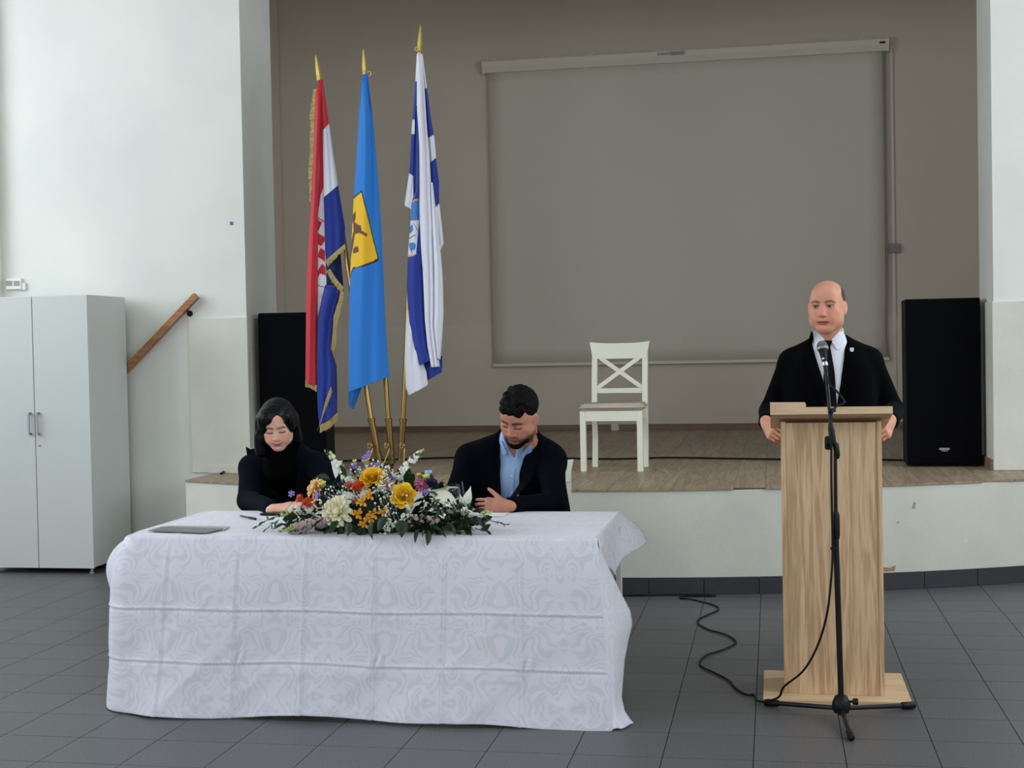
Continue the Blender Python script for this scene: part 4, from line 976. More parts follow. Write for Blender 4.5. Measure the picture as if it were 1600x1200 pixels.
# ================================================================== people: signed distance modelling
class Field:
    def __init__(s, axes):
        s.ax = [np.asarray(a, float) for a in axes]; s.d = np.full([len(a) for a in s.ax], .2, np.float32)
    def blk(s, lo, hi):
        sl = []
        for a, l, h_ in zip(s.ax, lo, hi):
            i0 = max(0, np.searchsorted(a, l)-1); i1 = min(len(a), np.searchsorted(a, h_)+1); sl.append(slice(i0, max(i1, i0+1)))
        return tuple(sl), np.ix_(*[a[q] for a, q in zip(s.ax, sl)])
    def op(s, fn, lo, hi, k=.01, sub=False):
        sl, (X, Y, Z) = s.blk(lo, hi); a = s.d[sl]; b = fn(X, Y, Z)
        if sub: b = -b; h = np.clip(.5-.5*(a-b)/k, 0, 1); h = 1-h; h = np.clip(.5+.5*(b-a)/k, 0, 1); r = a*(1-h)+b*h+k*h*(1-h)
        else: h = np.clip(.5+.5*(a-b)/k, 0, 1); r = a*(1-h)+b*h-k*h*(1-h)
        s.d[sl] = r
    def ell(s, c, r, R=None, k=.01, sub=False):
        c = np.array(c, float); r = np.array(r, float); m = r.max()+k+.03
        def fn(X, Y, Z):
            x, y, z = X-c[0], Y-c[1], Z-c[2]
            if R is not None: x, y, z = R[0, 0]*x+R[1, 0]*y+R[2, 0]*z, R[0, 1]*x+R[1, 1]*y+R[2, 1]*z, R[0, 2]*x+R[1, 2]*y+R[2, 2]*z
            k0 = np.sqrt((x/r[0])**2+(y/r[1])**2+(z/r[2])**2)+1e-6; k1 = np.sqrt((x/r[0]**2)**2+(y/r[1]**2)**2+(z/r[2]**2)**2)+1e-6
            return k0*(k0-1)/k1
        s.op(fn, c-m, c+m, k, sub)
    def cone(s, a, b, ra, rb, k=.01, sub=False, flat=None):
        a = np.array(a, float); b = np.array(b, float); m = max(ra, rb)+k+.03; ba = b-a; L2 = ba@ba+1e-9
        def fn(X, Y, Z):
            h = np.clip(((X-a[0])*ba[0]+(Y-a[1])*ba[1]+(Z-a[2])*ba[2])/L2, 0, 1)
            return np.sqrt((X-a[0]-h*ba[0])**2+(Y-a[1]-h*ba[1])**2+(Z-a[2]-h*ba[2])**2)-(ra+(rb-ra)*h)
        s.op(fn, np.minimum(a, b)-m, np.maximum(a, b)+m, k, sub)
    def front_y(s, x, z):
        i = np.clip(np.searchsorted(s.ax[0], x), 1, len(s.ax[0])-1); kz = np.clip(np.searchsorted(s.ax[2], z), 1, len(s.ax[2])-1)
        fx = np.clip((x-s.ax[0][i-1])/(s.ax[0][i]-s.ax[0][i-1]), 0, 1); fz = np.clip((z-s.ax[2][kz-1])/(s.ax[2][kz]-s.ax[2][kz-1]), 0, 1)
        col = (s.d[i-1, :, kz-1]*(1-fx)+s.d[i, :, kz-1]*fx)*(1-fz)+(s.d[i-1, :, kz]*(1-fx)+s.d[i, :, kz]*fx)*fz
        q = np.where(col < 0)[0]
        if len(q) == 0: return None
        j = q[0]
        if j == 0: return s.ax[1][0]
        t_ = col[j-1]/(col[j-1]-col[j]+1e-9); return s.ax[1][j-1]+t_*(s.ax[1][j]-s.ax[1][j-1])
    def mesh(s):
        d = s.d; xs_, ys_, zs_ = s.ax; ins = d < 0
        cnt = np.zeros([n-1 for n in d.shape], np.int8)
        for i in (0, 1):
            for j in (0, 1):
                for k in (0, 1): cnt += ins[i:d.shape[0]-1+i, j:d.shape[1]-1+j, k:d.shape[2]-1+k]
        act = (cnt > 0) & (cnt < 8); I, J, K = np.where(act)
        acc = np.zeros((len(I), 3)); num = np.zeros(len(I))
        cs = [(i, j, k) for i in (0, 1) for j in (0, 1) for k in (0, 1)]
        val = {c: d[I+c[0], J+c[1], K+c[2]] for c in cs}
        pos = {c: np.stack([xs_[I+c[0]], ys_[J+c[1]], zs_[K+c[2]]], 1) for c in cs}
        for a in cs:
            for ax in range(3):
                if a[ax]: continue
                b = tuple(1 if q == ax else a[q] for q in range(3)); va, vb = val[a], val[b]
                cr = (va < 0) != (vb < 0); t_ = np.where(cr, va/np.where(cr, va-vb, 1), 0)[:, None]
                acc += np.where(cr[:, None], pos[a]+t_*(pos[b]-pos[a]), 0); num += cr
        V_ = acc/np.maximum(num, 1)[:, None]; idm = np.full(act.shape, -1, np.int32); idm[I, J, K] = np.arange(len(I))
        F = []
        for ax in range(3):
            o1, o2 = [(1, 2), (2, 0), (0, 1)][ax]
            sl0 = [slice(None)]*3; sl1 = [slice(None)]*3; sl0[ax] = slice(0, -1); sl1[ax] = slice(1, None)
            a = ins[tuple(sl0)]; b = ins[tuple(sl1)]; e = np.array(np.where(a != b)).T
            m_ = (e[:, o1] > 0) & (e[:, o2] > 0) & (e[:, o1] < d.shape[o1]-1) & (e[:, o2] < d.shape[o2]-1); e = e[m_]
            s_ = a[e[:, 0], e[:, 1], e[:, 2]]
            def cid(p, q):
                c = e.copy(); c[:, o1] -= p; c[:, o2] -= q; return idm[c[:, 0], c[:, 1], c[:, 2]]
            q = np.stack([cid(1, 1), cid(0, 1), cid(0, 0), cid(1, 0)], 1); q[~s_] = q[~s_][:, ::-1]; F.append(q)
        return V_, np.concatenate(F)
def axis(lo, hi, coarse, fines=()):                 # grid axis, finer inside given ranges
    out = [lo]
    while out[-1] < hi:
        x = out[-1]; st = coarse
        for a, b, h_ in fines:
            if a-coarse < x < b: st = min(st, h_)
        out.append(x+st)
    return out
def smooth_np(V_, F, n=2, lam=.5):
    E_ = np.concatenate([F[:, [0, 1]], F[:, [1, 2]], F[:, [2, 3]], F[:, [3, 0]]])
    for _ in range(n):
        S_ = np.zeros_like(V_); C_ = np.zeros(len(V_))
        for a, b in ((0, 1), (1, 0)):
            np.add.at(S_, E_[:, a], V_[E_[:, b]]); np.add.at(C_, E_[:, a], 1)
        V_ = V_+lam*(S_/np.maximum(C_, 1)[:, None]-V_)
    return V_
def field_obj(name, fld, material, parent, colfn=None, sm=1):
    V_, F = fld.mesh()
    lab = np.arange(len(V_)); E_ = np.concatenate([F[:, [0, 1]], F[:, [1, 2]], F[:, [2, 3]], F[:, [3, 0]]])
    while True:                                       # keep only the largest connected piece
        nl = lab.copy(); np.minimum.at(nl, E_[:, 0], lab[E_[:, 1]]); np.minimum.at(nl, E_[:, 1], lab[E_[:, 0]]); nl = nl[nl]
        if (nl == lab).all(): break
        lab = nl
    u_, c_ = np.unique(lab, return_counts=True); keep = lab == u_[c_.argmax()]
    if not keep.all():
        idx = np.cumsum(keep)-1; F = idx[F[keep[F[:, 0]]]]; V_ = V_[keep]
    V_ = smooth_np(V_, F, sm)
    if colfn is not None: me = colour_mesh(name, V_, F.tolist(), colfn(V_), material)
    else:
        me = bpy.data.meshes.new(name); me.from_pydata(V_.tolist(), [], F.tolist()); me.materials.append(MATS[material])
        me.polygons.foreach_set('use_smooth', [True]*len(me.polygons)); me.update()
    return obj(name, me, None, parent)
def mixc(C, m_, col): C[:, :3] = C[:, :3]*(1-m_[:, None])+np.array(col[:3])*m_[:, None]
def gauss(L_, c, r): return np.exp(-(((L_-np.array(c))/np.array(r))**2).sum(1))
mat('skin', (1, 1, 1, 1), .5, vcol=True, spec=.35, sss=.08)
mat('eye_white', (1, 1, 1, 1), .2, vcol=True)

def head(F, C0, R, sc, fem=0., open_eye=True, jaw=1., brow=1., nose=1., smile=0.):
    """adds a head to field F; C0 centre, R orientation (local -y = face), sc scale"""
    T = lambda p: np.array(C0)+sc*(R@np.array(p, float))
    E = lambda c, r, k=.01, sub=False, R2=None: F.ell(T(c), sc*np.array(r), R if R2 is None else R@R2, sc*k, sub)
    K = lambda a, b, ra, rb, k=.01, sub=False: F.cone(T(a), T(b), sc*ra, sc*rb, sc*k, sub)
    E((0, .016, .034), (.0765, .097, .082), .01)                      # cranium
    E((0, -.028, -.012), (.066, .066, .085), .03)                      # mid face
    E((0, -.034, -.06), (.056*jaw, .056, .054), .03)                   # jaw
    E((0, -.068, -.098), (.025*jaw, .022, .018), .03)                  # chin
    for s_ in (-1, 1):
        E((s_*.05*jaw, -.01, -.06), (.016, .03, .03), .03)             # jaw angle
        E((s_*.041, -.064, -.024), (.022, .018, .018), .022)           # cheek
        E((s_*.03, -.077, -.05), (.02, .016, .02), .02)                # cheek front
    E((0, -.0765, .026), (.05, .017, .012*brow), .016)                   # brow
    E((0, -.066, .055), (.05, .025, .03), .03)                         # forehead
    for s_ in (-1, 1):
        E((s_*.0315, -.0955, .002), (.019, .0165, .0115), .012, True)   # sockets
    K((0, -.084, .012), (0, -.104*1, -.03), .0075, .0105*nose, .012)    # nose bridge
    E((0, -.1055, -.035), (.0115*nose, .0105, .0095), .008)            # tip
    for s_ in (-1, 1):
        E((s_*.0125*nose, -.096, -.038), (.0072, .009, .0068), .006)   # wings
        E((s_*.0065, -.1035, -.0455), (.0035, .0045, .003), .003, True)
    E((0, -.089, -.056), (.018, .01, .012), .012)                      # muzzle
    E((0, -.0935, -.0635), (.0215+.003*smile, .0075, .0052), .006)       # upper lip
    E((0, -.0925, -.0735), (.0185+.003*smile, .008, .006), .006)         # lower lip
    for k_ in range(-5, 6): E((k_*.0044*(1+.1*smile), -.1015+.0003*k_*k_, -.0695+.00013*smile*k_*k_), (.004, .009, .0016), .0025, True)     # mouth line
    E((0, -.0985, -.0835), (.016, .006, .005), .008, True)             # under lip
    for s_ in (-1, 1):
        R2 = rot(az=s_*DEG(-20), ax=DEG(-8))
        E((s_*.079, .004, -.01), (.0085, .02, .031), .008, False, R2)  # ear
        E((s_*.088, -.002, -.008), (.006, .011, .019), .006, True, R2)
        if open_eye:
            E((s_*.0315, -.0775, .0115), (.0185, .0135, .0065), .004); E((s_*.0315, -.0775, -.0068), (.016, .012, .0048), .004)
        else:
            E((s_*.0315, -.0745, .0005), (.0178, .0125, .0115), .005)   # closed upper lid
    K((0, .02, -.07), (0, .045, -.16), .052-.008*fem, .056-.008*fem, .03)
    return T
def head_colours(V_, C0, R, sc, base, lip, browc, cheek, smile=0, brow_z=.021, lid=None, fem=0, bt=.0045, lw=.0032, lash=None):
    L_ = (V_-np.array(C0))@R/sc; zm = L_[:, 2]-smile*.00013*np.minimum(np.abs(L_[:, 0])/.0044, 7)**2; C = np.ones((len(V_), 4)); C[:, :3] = base[:3]
    near = (np.abs(L_) < .14).all(1)
    C[:, :3] *= (1+.05*np.sin(V_*90).sum(1)/3)[:, None]
    fr = (L_[:, 1] < -.02) & near
    for s_ in (-1, 1):
        mixc(C, .55*gauss(L_, (s_*.046, -.07, -.03), (.026, .04, .022))*fr, cheek)
        x = np.abs(L_[:, 0])
        bl = brow_z+.004*np.sin((x-.012)/.04*3)-.006*np.clip((x-.04)/.015, 0, 1)
        m_ = ((L_[:, 0]*s_ > .010) & (x < .053) & fr & (L_[:, 1] < -.045))*np.exp(-((L_[:, 2]-bl)/bt)**2)
        mixc(C, np.clip(m_*.95, 0, 1), browc)
        if lash is not None:                                             # upper lash line and crease of open eyes
            ex = (x-.0315)/.017
            for zc2, am in ((.0072-.004*ex**2, .75), (.0145-.004*ex**2, .3), (-.0062+.002*ex**2, .35)):
                m_ = ((L_[:, 0]*s_ > 0) & (np.abs(ex) < 1.05) & fr & (L_[:, 1] < -.06))*np.exp(-((L_[:, 2]-zc2)/.0024)**2); mixc(C, np.clip(m_*am, 0, 1), lash)
        if lid is not None:                                              # lash line of lowered lids
            ex = (x-.0315)/.017
            ll = -.0075+.003*ex**2
            m_ = ((L_[:, 0]*s_ > 0) & (np.abs(ex) < 1.05) & fr & (L_[:, 1] < -.06))*np.exp(-((L_[:, 2]-ll)/lw)**2)
            mixc(C, np.clip(m_*.9, 0, 1), lid)
    mixc(C, .5*gauss(L_, (0, -.108, -.034), (.018, .02, .014))*fr, cheek)
    m_ = fr*np.exp(-((L_[:, 0]/.025)**4))*(np.exp(-((zm+.0645)/.0042)**2)+np.exp(-((zm+.0748)/.0052)**2))*(L_[:, 1] < -.085)
    mixc(C, np.clip(m_*.8, 0, 1), lip)
    m_ = fr*np.exp(-((L_[:, 0]/.026)**6))*np.exp(-((zm+.0695)/.0024)**2)*(L_[:, 1] < -.07); mixc(C, np.clip(m_*.9, 0, 1), tuple(c*.3 for c in lip[:3]))
    for s_ in (-1, 1): mixc(C, .7*gauss(L_, (s_*.0065, -.103, -.0455), (.004, .006, .003)), tuple(c*.35 for c in base[:3]))
    return C
def eyes(parent, T, R, sc, gaze=(0, -1, 0), iris=(.08, .06, .05)):
    g = np.array(gaze, float); g /= np.linalg.norm(g)
    for s_ in (-1, 1):
        q = MB(); bm = bmesh.new(); bmesh.ops.create_uvsphere(bm, u_segments=24, v_segments=18, radius=1)
        v = np.array([tuple(x.co) for x in bm.verts]); q.frombm(bm)
        c = T((s_*.0315, -.0735, .002)); W_ = c+sc*.0122*(v@R.T); dt = v@g
        cols = np.ones((len(v), 4)); cols[:, :3] = (.34, .31, .29); cols[dt > .8, :3] = iris; cols[dt > .955, :3] = (.005, .005, .005)
        obj('eye', colour_mesh('eye', W_, q.f, cols, 'eye_white'), None, parent)
def hand(F, wrist, fw, up, side, curl=.5, sc=1., spread=.16, thumb=1., tcurl=.3, fing=None):
    """hand from wrist; fw = finger direction, up = back of the hand, side = towards the thumb"""
    w = np.array(wrist, float); fw = np.array(fw, float)/np.linalg.norm(fw); up = np.array(up, float); up -= fw*(up@fw); up /= np.linalg.norm(up)
    sd = np.array(side, float); sd = sd-fw*(sd@fw)-up*(sd@up); sd /= np.linalg.norm(sd)
    P_ = lambda a, b, c: w+sc*(a*fw+b*sd+c*up)
    for b in (-.026, -.009, .009, .026): F.cone(P_(.0, b*.62, 0), P_(.083, b*1.15, .002), .016*sc, .0125*sc, .012*sc)
    F.cone(P_(-.03, 0, 0), P_(.03, 0, 0), .025*sc, .024*sc, .015*sc)
    Ls = ((.028, .041, .024, .019), (.0095, .045, .028, .02), (-.0095, .042, .026, .019), (-.0275, .033, .02, .017))
    for i, (b, l1, l2, l3) in enumerate(Ls):
        cu = curl if fing is None else fing[i]
        a0 = .086-abs(b)*.25+.004*(i == 1); p = P_(a0, b, .003); ang = 0.; dr = fw+sd*spread*(b/.028)*.6; dr /= np.linalg.norm(dr)
        r = .0088-.0008*(i == 3)
        for l, da in ((l1, cu*1.0), (l2, cu*1.35), (l3, cu*.9)):
            ang += da; d_ = dr*math.cos(ang)-up*math.sin(ang); q = p+d_*l*sc
            F.cone(p, q, r*sc, (r-.0009)*sc, .003*sc); p = q; r -= .0009
    b0 = P_(.018, .024, -.006); d1 = fw*.62+sd*.75*thumb-up*.25; d1 /= np.linalg.norm(d1); b1 = b0+d1*.042*sc
    d2 = d1*math.cos(tcurl)+fw*math.sin(tcurl)-up*.1; d2 /= np.linalg.norm(d2); b2 = b1+d2*.03*sc; d3 = d2*math.cos(tcurl)+fw*math.sin(tcurl); b3 = b2+d3/np.linalg.norm(d3)*.024*sc
    F.cone(b0, b1, .0165*sc, .0125*sc, .012*sc); F.cone(b1, b2, .0115*sc, .0102*sc, .003*sc); F.cone(b2, b3, .0102*sc, .0082*sc, .003*sc)
def plate(fld, left, right, nu, nv, off, th, name, material, parent, px_y=None, smooth_=3):
    """thin piece lying on the front of field fld; left/right polylines of (x, z)"""
    v = np.linspace(0, 1, nv); tl = np.linspace(0, 1, len(left)); tr = np.linspace(0, 1, len(right)); left = np.array(left, float); right = np.array(right, float)
    G = np.zeros((nu, nv, 3))
    for i, u in enumerate(np.linspace(0, 1, nu)):
        for j, q in enumerate(v):
            x = np.interp(q, tl, left[:, 0])*(1-u)+np.interp(q, tr, right[:, 0])*u; z = np.interp(q, tl, left[:, 1])*(1-u)+np.interp(q, tr, right[:, 1])*u
            yq = [y_ for y_ in (q_.front_y(x, z) for q_ in (fld if isinstance(fld, (list, tuple)) else [fld])) if y_ is not None]
            G[i, j] = (x, min(yq) if yq else np.nan, z)
    Yv = G[..., 1]; Yv[np.isnan(Yv)] = np.nanmean(Yv)
    for _ in range(smooth_):
        Yp = np.pad(Yv, 1, mode='edge'); Yv = (Yp[1:-1, 1:-1]*2+Yp[:-2, 1:-1]+Yp[2:, 1:-1]+Yp[1:-1, :-2]+Yp[1:-1, 2:])/6
    G[..., 1] = Yv-off
    return obj(name, MB().sheet(G, th, (0, 1, 0)), material, parent, math.radians(50))
mat('suit_black', srgb(3, 3, 5), .9, spec=.08, bump=.1, bscale=300)
mat('suit_navy', srgb(5, 7, 15), .9, spec=.08, bump=.1, bscale=300)
mat('jacket_dark', srgb(10, 14, 22), .9, spec=.08, bump=.1, bscale=300)
mat('top_black', srgb(3, 3, 4), .9, spec=.05)
mat('shirt_white', srgb(226, 228, 238), .8); mat('shirt_blue', srgb(160, 190, 232), .8, noise=.08, nscale=200)
mat('tie_navy', srgb(5, 6, 16), .7, spec=.15); mat('trousers', srgb(8, 8, 11), .85, spec=.15); mat('shoe', srgb(8, 8, 8), .35)
mat('hair_black', srgb(6, 5, 7), .38, spec=.25, bump=.5, bscale=120); mat('hair_brown', srgb(15, 11, 10), .7, spec=.12, bump=.6, bscale=160); mat('hair_short', srgb(70, 56, 48), .8, bump=.4, bscale=400)
mat('beard', srgb(18, 13, 12), .9, spec=.1, bump=.5, bscale=300)
def sr3(r, g, b): return np.array(srgb(r, g, b)[:3])

# ------------------------------------------------------------------ standing man at the lectern
bx0, by0 = .268, 6.86
t = thing('person', 'bald man in black suit and tie standing behind the lectern', 'person', (bx0, by0, 0))
hc = aty(1292, 479, 6.80); HS = 1.05; RH = rot(ax=DEG(2), az=DEG(-14))
wl, wr = aty(1199, 662, 6.44), aty(1389, 660, 6.44)
elL, elR = np.array([-.015, 6.97, 1.19]), np.array([.56, 6.97, 1.19])
shL, shR = np.array([bx0-.19, by0+.02, 1.475]), np.array([bx0+.19, by0+.02, 1.475])
hd = (hc[2]-.14, hc[2]+.14, .003)
F = Field((axis(-.2, .75, .014, [(hc[0]-.11, hc[0]+.11, .003), (wl[0]-.06, wl[0]+.07, .004), (wr[0]-.07, wr[0]+.06, .004)]), axis(6.3, 7.15, .014, [(6.67, 6.93, .003), (6.33, 6.48, .004)]), axis(-.02, 1.86, .014, [hd, (1.06, 1.2, .004)])))
T = head(F, hc, RH, HS, jaw=1.14)
NB = np.array([bx0, by0+.02, 1.5])
F.cone(T((0, .03, -.12)), NB, .058, .06, .03)
F.ell((bx0, by0, 1.33), (.165, .1, .2), k=.05); F.ell((bx0, by0, 1.08), (.15, .1, .2), k=.08); F.ell((bx0, by0+.01, .93), (.16, .105, .12), k=.05)
for s_, sh, el, w in ((-1, shL, elL, wl), (1, shR, elR, wr)):
    F.cone(NB+[0, 0, -.04], sh+[0, 0, -.03], .04, .04, .04); F.cone(sh+[0, 0, -.03], el, .04, .038, .03); F.cone(el, w, .038, .026, .02)
    F.cone((bx0+s_*.085, by0, .92), (bx0+s_*.1, by0, .5), .085, .055, .03); F.cone((bx0+s_*.1, by0, .5), (bx0+s_*.11, by0+.02, .09), .055, .04, .02)
    F.cone((bx0+s_*.11, by0+.02, .04), (bx0+s_*.13, by0-.15, .035), .035, .03, .02)
for s_, w, el in ((-1, wl, elL), (1, wr, elR)):
    fwd = np.array([s_*-.25, -.75, -.35]); hand(F, w, fwd, (s_*.85, -.1, .45), (s_*-.3, -.2, .9), sc=.98, fing=(.55, .6, .65, .7), tcurl=.45, thumb=.6)
base = sr3(212, 150, 124)
cf = lambda V_: head_colours(V_, hc, RH, HS, base, sr3(160, 86, 78), sr3(118, 78, 62), sr3(210, 126, 106), bt=.0046, lash=sr3(70, 40, 32))
body = field_obj('body', F, 'skin', t, cf)
eyes(t, T, RH, HS, (-.25, -1, -.02), (.05, .035, .03))
# short hair round the back and sides
FH = Field((axis(hc[0]-.12, hc[0]+.12, .004), axis(hc[1]-.12, hc[1]+.15, .004), axis(hc[2]-.13, hc[2]+.15, .004)))
FH.ell(T((0, .017, .033)), HS*np.array((.0785, .0985, .0825)), RH)
FH.ell(T((0, -.055, .07)), HS*np.array((.068, .11, .1)), RH, sub=True, k=.01); FH.ell(T((0, -.09, -.05)), HS*np.array((.11, .095, .12)), RH, sub=True, k=.01)
FH.ell(T((0, 0, -.12)), HS*np.array((.2, .2, .09)), RH, sub=True, k=.01)
field_obj('hair', FH, 'hair_short', t)
# trousers and shoes
q = Field((axis(bx0-.25, bx0+.25, .014), axis(by0-.25, by0+.2, .014), axis(-.01, 1.08, .014)))
q.ell((bx0, by0+.01, .95), (.175, .125, .13), k=.03)
for s_ in (-1, 1):
    q.cone((bx0+s_*.09, by0, .93), (bx0+s_*.1, by0, .5), .1, .075, .03); q.cone((bx0+s_*.1, by0, .5), (bx0+s_*.11, by0+.02, .07), .075, .062, .02)
field_obj('trousers', q, 'trousers', t)
for s_ in (-1, 1):
    q = Field((axis(bx0+s_*.12-.07, bx0+s_*.12+.07, .008), axis(by0-.24, by0+.12, .008), axis(-.01, .14, .008)))
    q.cone((bx0+s_*.112, by0+.03, .05), (bx0+s_*.13, by0-.15, .042), .05, .042, .02); q.op(lambda X, Y, Z: Z+0*X+0*Y-.0, (bx0-1, by0-1, -.1), (bx0+1, by0+1, .02), .004, True)
    field_obj('shoe', q, 'shoe', t)
# shirt, tie, jacket
Sx = Field((axis(bx0-.26, bx0+.26, .008), axis(by0-.18, by0+.16, .008), axis(.9, 1.62, .008)))
Sx.cone(T((0, .022, -.08)), NB+[0, -.018, .02], .0665, .077, .02)
Sx.ell((bx0, by0, 1.33), (.175, .113, .2), k=.05); Sx.ell((bx0, by0, 1.08), (.165, .118, .2), k=.08); Sx.cone(NB+[-.1, 0, -.04], NB+[.1, 0, -.04], .052, .052, .04)
zc_ = T((0, -.02, -.118))[2]
Sx.op(lambda X, Y, Z: -(Z-(1.590+.75*(Y-6.85)))+0*X, (bx0-.2, by0-.2, 1.45), (bx0+.2, by0+.2, 1.8), .004, True)
shirt = field_obj('shirt', Sx, 'shirt_white', t)
def xz(px, py, Y): p = aty(px, py, Y); return (p[0], p[2])
Ys = by0-.11
plate([Sx, F], [xz(1270, 514, Ys), xz(1272, 528, Ys), xz(1275, 545, Ys)], [xz(1271, 513, Ys), xz(1290, 531, Ys), xz(1277, 545.5, Ys)], 8, 12, .006, .004, 'collar', 'shirt_white', t)
plate([Sx, F], [xz(1317, 513, Ys), xz(1298, 532, Ys), xz(1308, 546, Ys)], [xz(1320, 514, Ys), xz(1321, 530, Ys), xz(1313, 546, Ys)], 8, 12, .006, .004, 'collar', 'shirt_white', t)
plate(Sx, [xz(1287.5, 532, Ys), xz(1290, 542, Ys)], [xz(1301, 532, Ys), xz(1297.5, 542, Ys)], 6, 6, .009, .012, 'tie_knot', 'tie_navy', t)
plate(Sx, [xz(1290, 541, Ys), xz(1287, 590, Ys), xz(1288, 640, Ys), xz(1290, 690, Ys)], [xz(1297.5, 541, Ys), xz(1304, 580, Ys), xz(1308, 640, Ys), xz(1309, 690, Ys)], 8, 24, .007, .006, 'tie', 'tie_navy', t)
J = Field((axis(bx0-.42, bx0+.42, .009), axis(6.36, by0+.22, .009), axis(.76, 1.64, .009)))
J.ell((bx0, by0+.005, 1.33), (.185, .126, .2), k=.03); J.ell((bx0, by0+.005, 1.05), (.19, .138, .27), k=.06)
for s_ in (-1, 1): J.cone((bx0+s_*.1, by0+.01, 1.4), (bx0+s_*.115, by0+.01, .88), .108, .115, .06); J.ell((bx0, by0+.01, .9), (.2, .145, .16), k=.05)
J.cone(NB+[0, .02, -.0], NB+[0, .02, -.04], .084, .085, .03)
for s_, sh, el, w in ((-1, shL, elL, wl), (1, shR, elR, wr)):
    J.cone(NB+[s_*.055, .012, .0], sh+[s_*-.01, 0, -.038], .055, .05, .05); J.cone(sh+[s_*-.004, 0, -.04], el, .056, .055, .04)
    e2 = w+(el-w)*.13; J.cone(el, e2, .056, .043, .02); d_ = (w-el)/np.linalg.norm(w-el)
    J.cone(w+d_*.01, w+d_*.1, .05, .06, .002, True)
Vt = [(1.58, .083), (1.46, .066), (1.32, .034), (1.2, .004), (1.17, -.004)]
vz = np.array([a for a, b in Vt])[::-1]; vw = np.array([b for a, b in Vt])[::-1]
vx0 = aty(1294, 515, Ys)[0]; vx1 = aty(1304, 625, Ys)[0]
def vcut(X, Y, Z):
    xc = vx0+(vx1-vx0)*np.clip((1.56-Z)/.36, 0, 1); w_ = np.interp(Z.ravel(), vz, vw).reshape(Z.shape)
    return np.maximum(np.abs(X-xc)-w_, Y-(by0+.0))
J.op(vcut, (bx0-.15, by0-.2, 1.16), (bx0+.15, by0+.02, 1.7), .004, True)
J.cone(T((0, .02, -.06)), NB+[0, -.012, .01], .066, .074, .004, True)
J.op(lambda X, Y, Z: -(Z-(1.56+.55*(Y-6.88)))+0*X, (bx0-.11, by0-.2, 1.5), (bx0+.11, by0+.2, 1.8), .006, True)
jac = field_obj('jacket', J, 'suit_black', t)
Yj = by0-.13
plate(J, [xz(1268, 517, Yj), xz(1256, 560, Yj), xz(1283, 628, Yj)], [xz(1271, 520, Yj), xz(1276, 560, Yj), xz(1296, 628, Yj)], 6, 16, .004, .006, 'lapel', 'suit_black', jac)
plate(J, [xz(1318, 520, Yj), xz(1318, 560, Yj), xz(1308, 628, Yj)], [xz(1321, 517, Yj), xz(1340, 562, Yj), xz(1318, 628, Yj)], 6, 16, .004, .006, 'lapel', 'suit_black', jac)
p = xz(1332, 547, Yj); yy = J.front_y(*p) or Yj
obj('lapel_pin', MB().prism([(p[0]-.009, p[1]+.011), (p[0]+.009, p[1]+.011), (p[0]+.009, p[1]-.003), (p[0], p[1]-.012), (p[0]-.009, p[1]-.003)], 'y', yy-.012, yy+.004), 'steel', t)
# ------------------------------------------------------------------ seated man
bx0, by0 = -1.30, 7.3
t = thing('person', 'bearded man in navy jacket and blue shirt seated signing at the table', 'person', (bx0, by0, 0))
hc = aty(811, 650, 6.84); HS = 1.1; RH = rot(ax=DEG(32), ay=DEG(8), az=DEG(-13))
NB = np.array([-1.285, 7.02, 1.07])
shL, shR = aty(734, 712, 7.02), aty(862, 716, 7.02)
elL, elR = aty(714, 770, 6.95), aty(866, 788, 6.80)
wlp, wrp = aty(720, 795, 6.45), aty(789, 791, 6.52)
F = Field((axis(-1.72, -.95, .014, [(hc[0]-.11, hc[0]+.12, .003), (-1.47, -1.25, .003)]), axis(6.25, 7.5, .014, [(6.69, 6.98, .003), (6.42, 6.6, .003)]), axis(-.02, 1.35, .014, [(hc[2]-.15, hc[2]+.15, .003), (.74, .88, .003)])))
T = head(F, hc, RH, HS, open_eye=False, jaw=1.12, nose=1.12)
F.cone(T((0, .03, -.08)), NB, .06, .062, .03)
F.ell((bx0, 7.1, .9), (.17, .11, .17), k=.05); F.ell((bx0, 7.2, .7), (.17, .13, .18), k=.06); F.ell((bx0, 7.3, .56), (.18, .15, .1), k=.05)
for s_, sh, el, w in ((-1, shL, elL, wlp), (1, shR, elR, wrp)):
    F.cone(NB+[0, 0, -.04], sh, .05, .05, .04); F.cone(sh, el, .05, .042, .03); F.cone(el, w, .042, .028, .02)
    F.cone((bx0+s_*.1, 7.28, .55), (bx0+s_*.13, 6.88, .53), .08, .06, .03); F.cone((bx0+s_*.13, 6.88, .53), (bx0+s_*.14, 6.92, .09), .055, .04, .02); F.cone((bx0+s_*.14, 6.94, .04), (bx0+s_*.15, 6.76, .035), .035, .03, .02)
hand(F, wrp, (-1, -.05, .02), (.1, -1, .25), (-.1, .15, 1), sc=1.0, fing=(.32, .42, .5, .55), tcurl=.1, thumb=.85)
hand(F, wlp, (.6, -.7, -.1), (.2, -.3, .9), (.7, .5, .3), sc=1.0, curl=.5)
base = sr3(190, 132, 108)
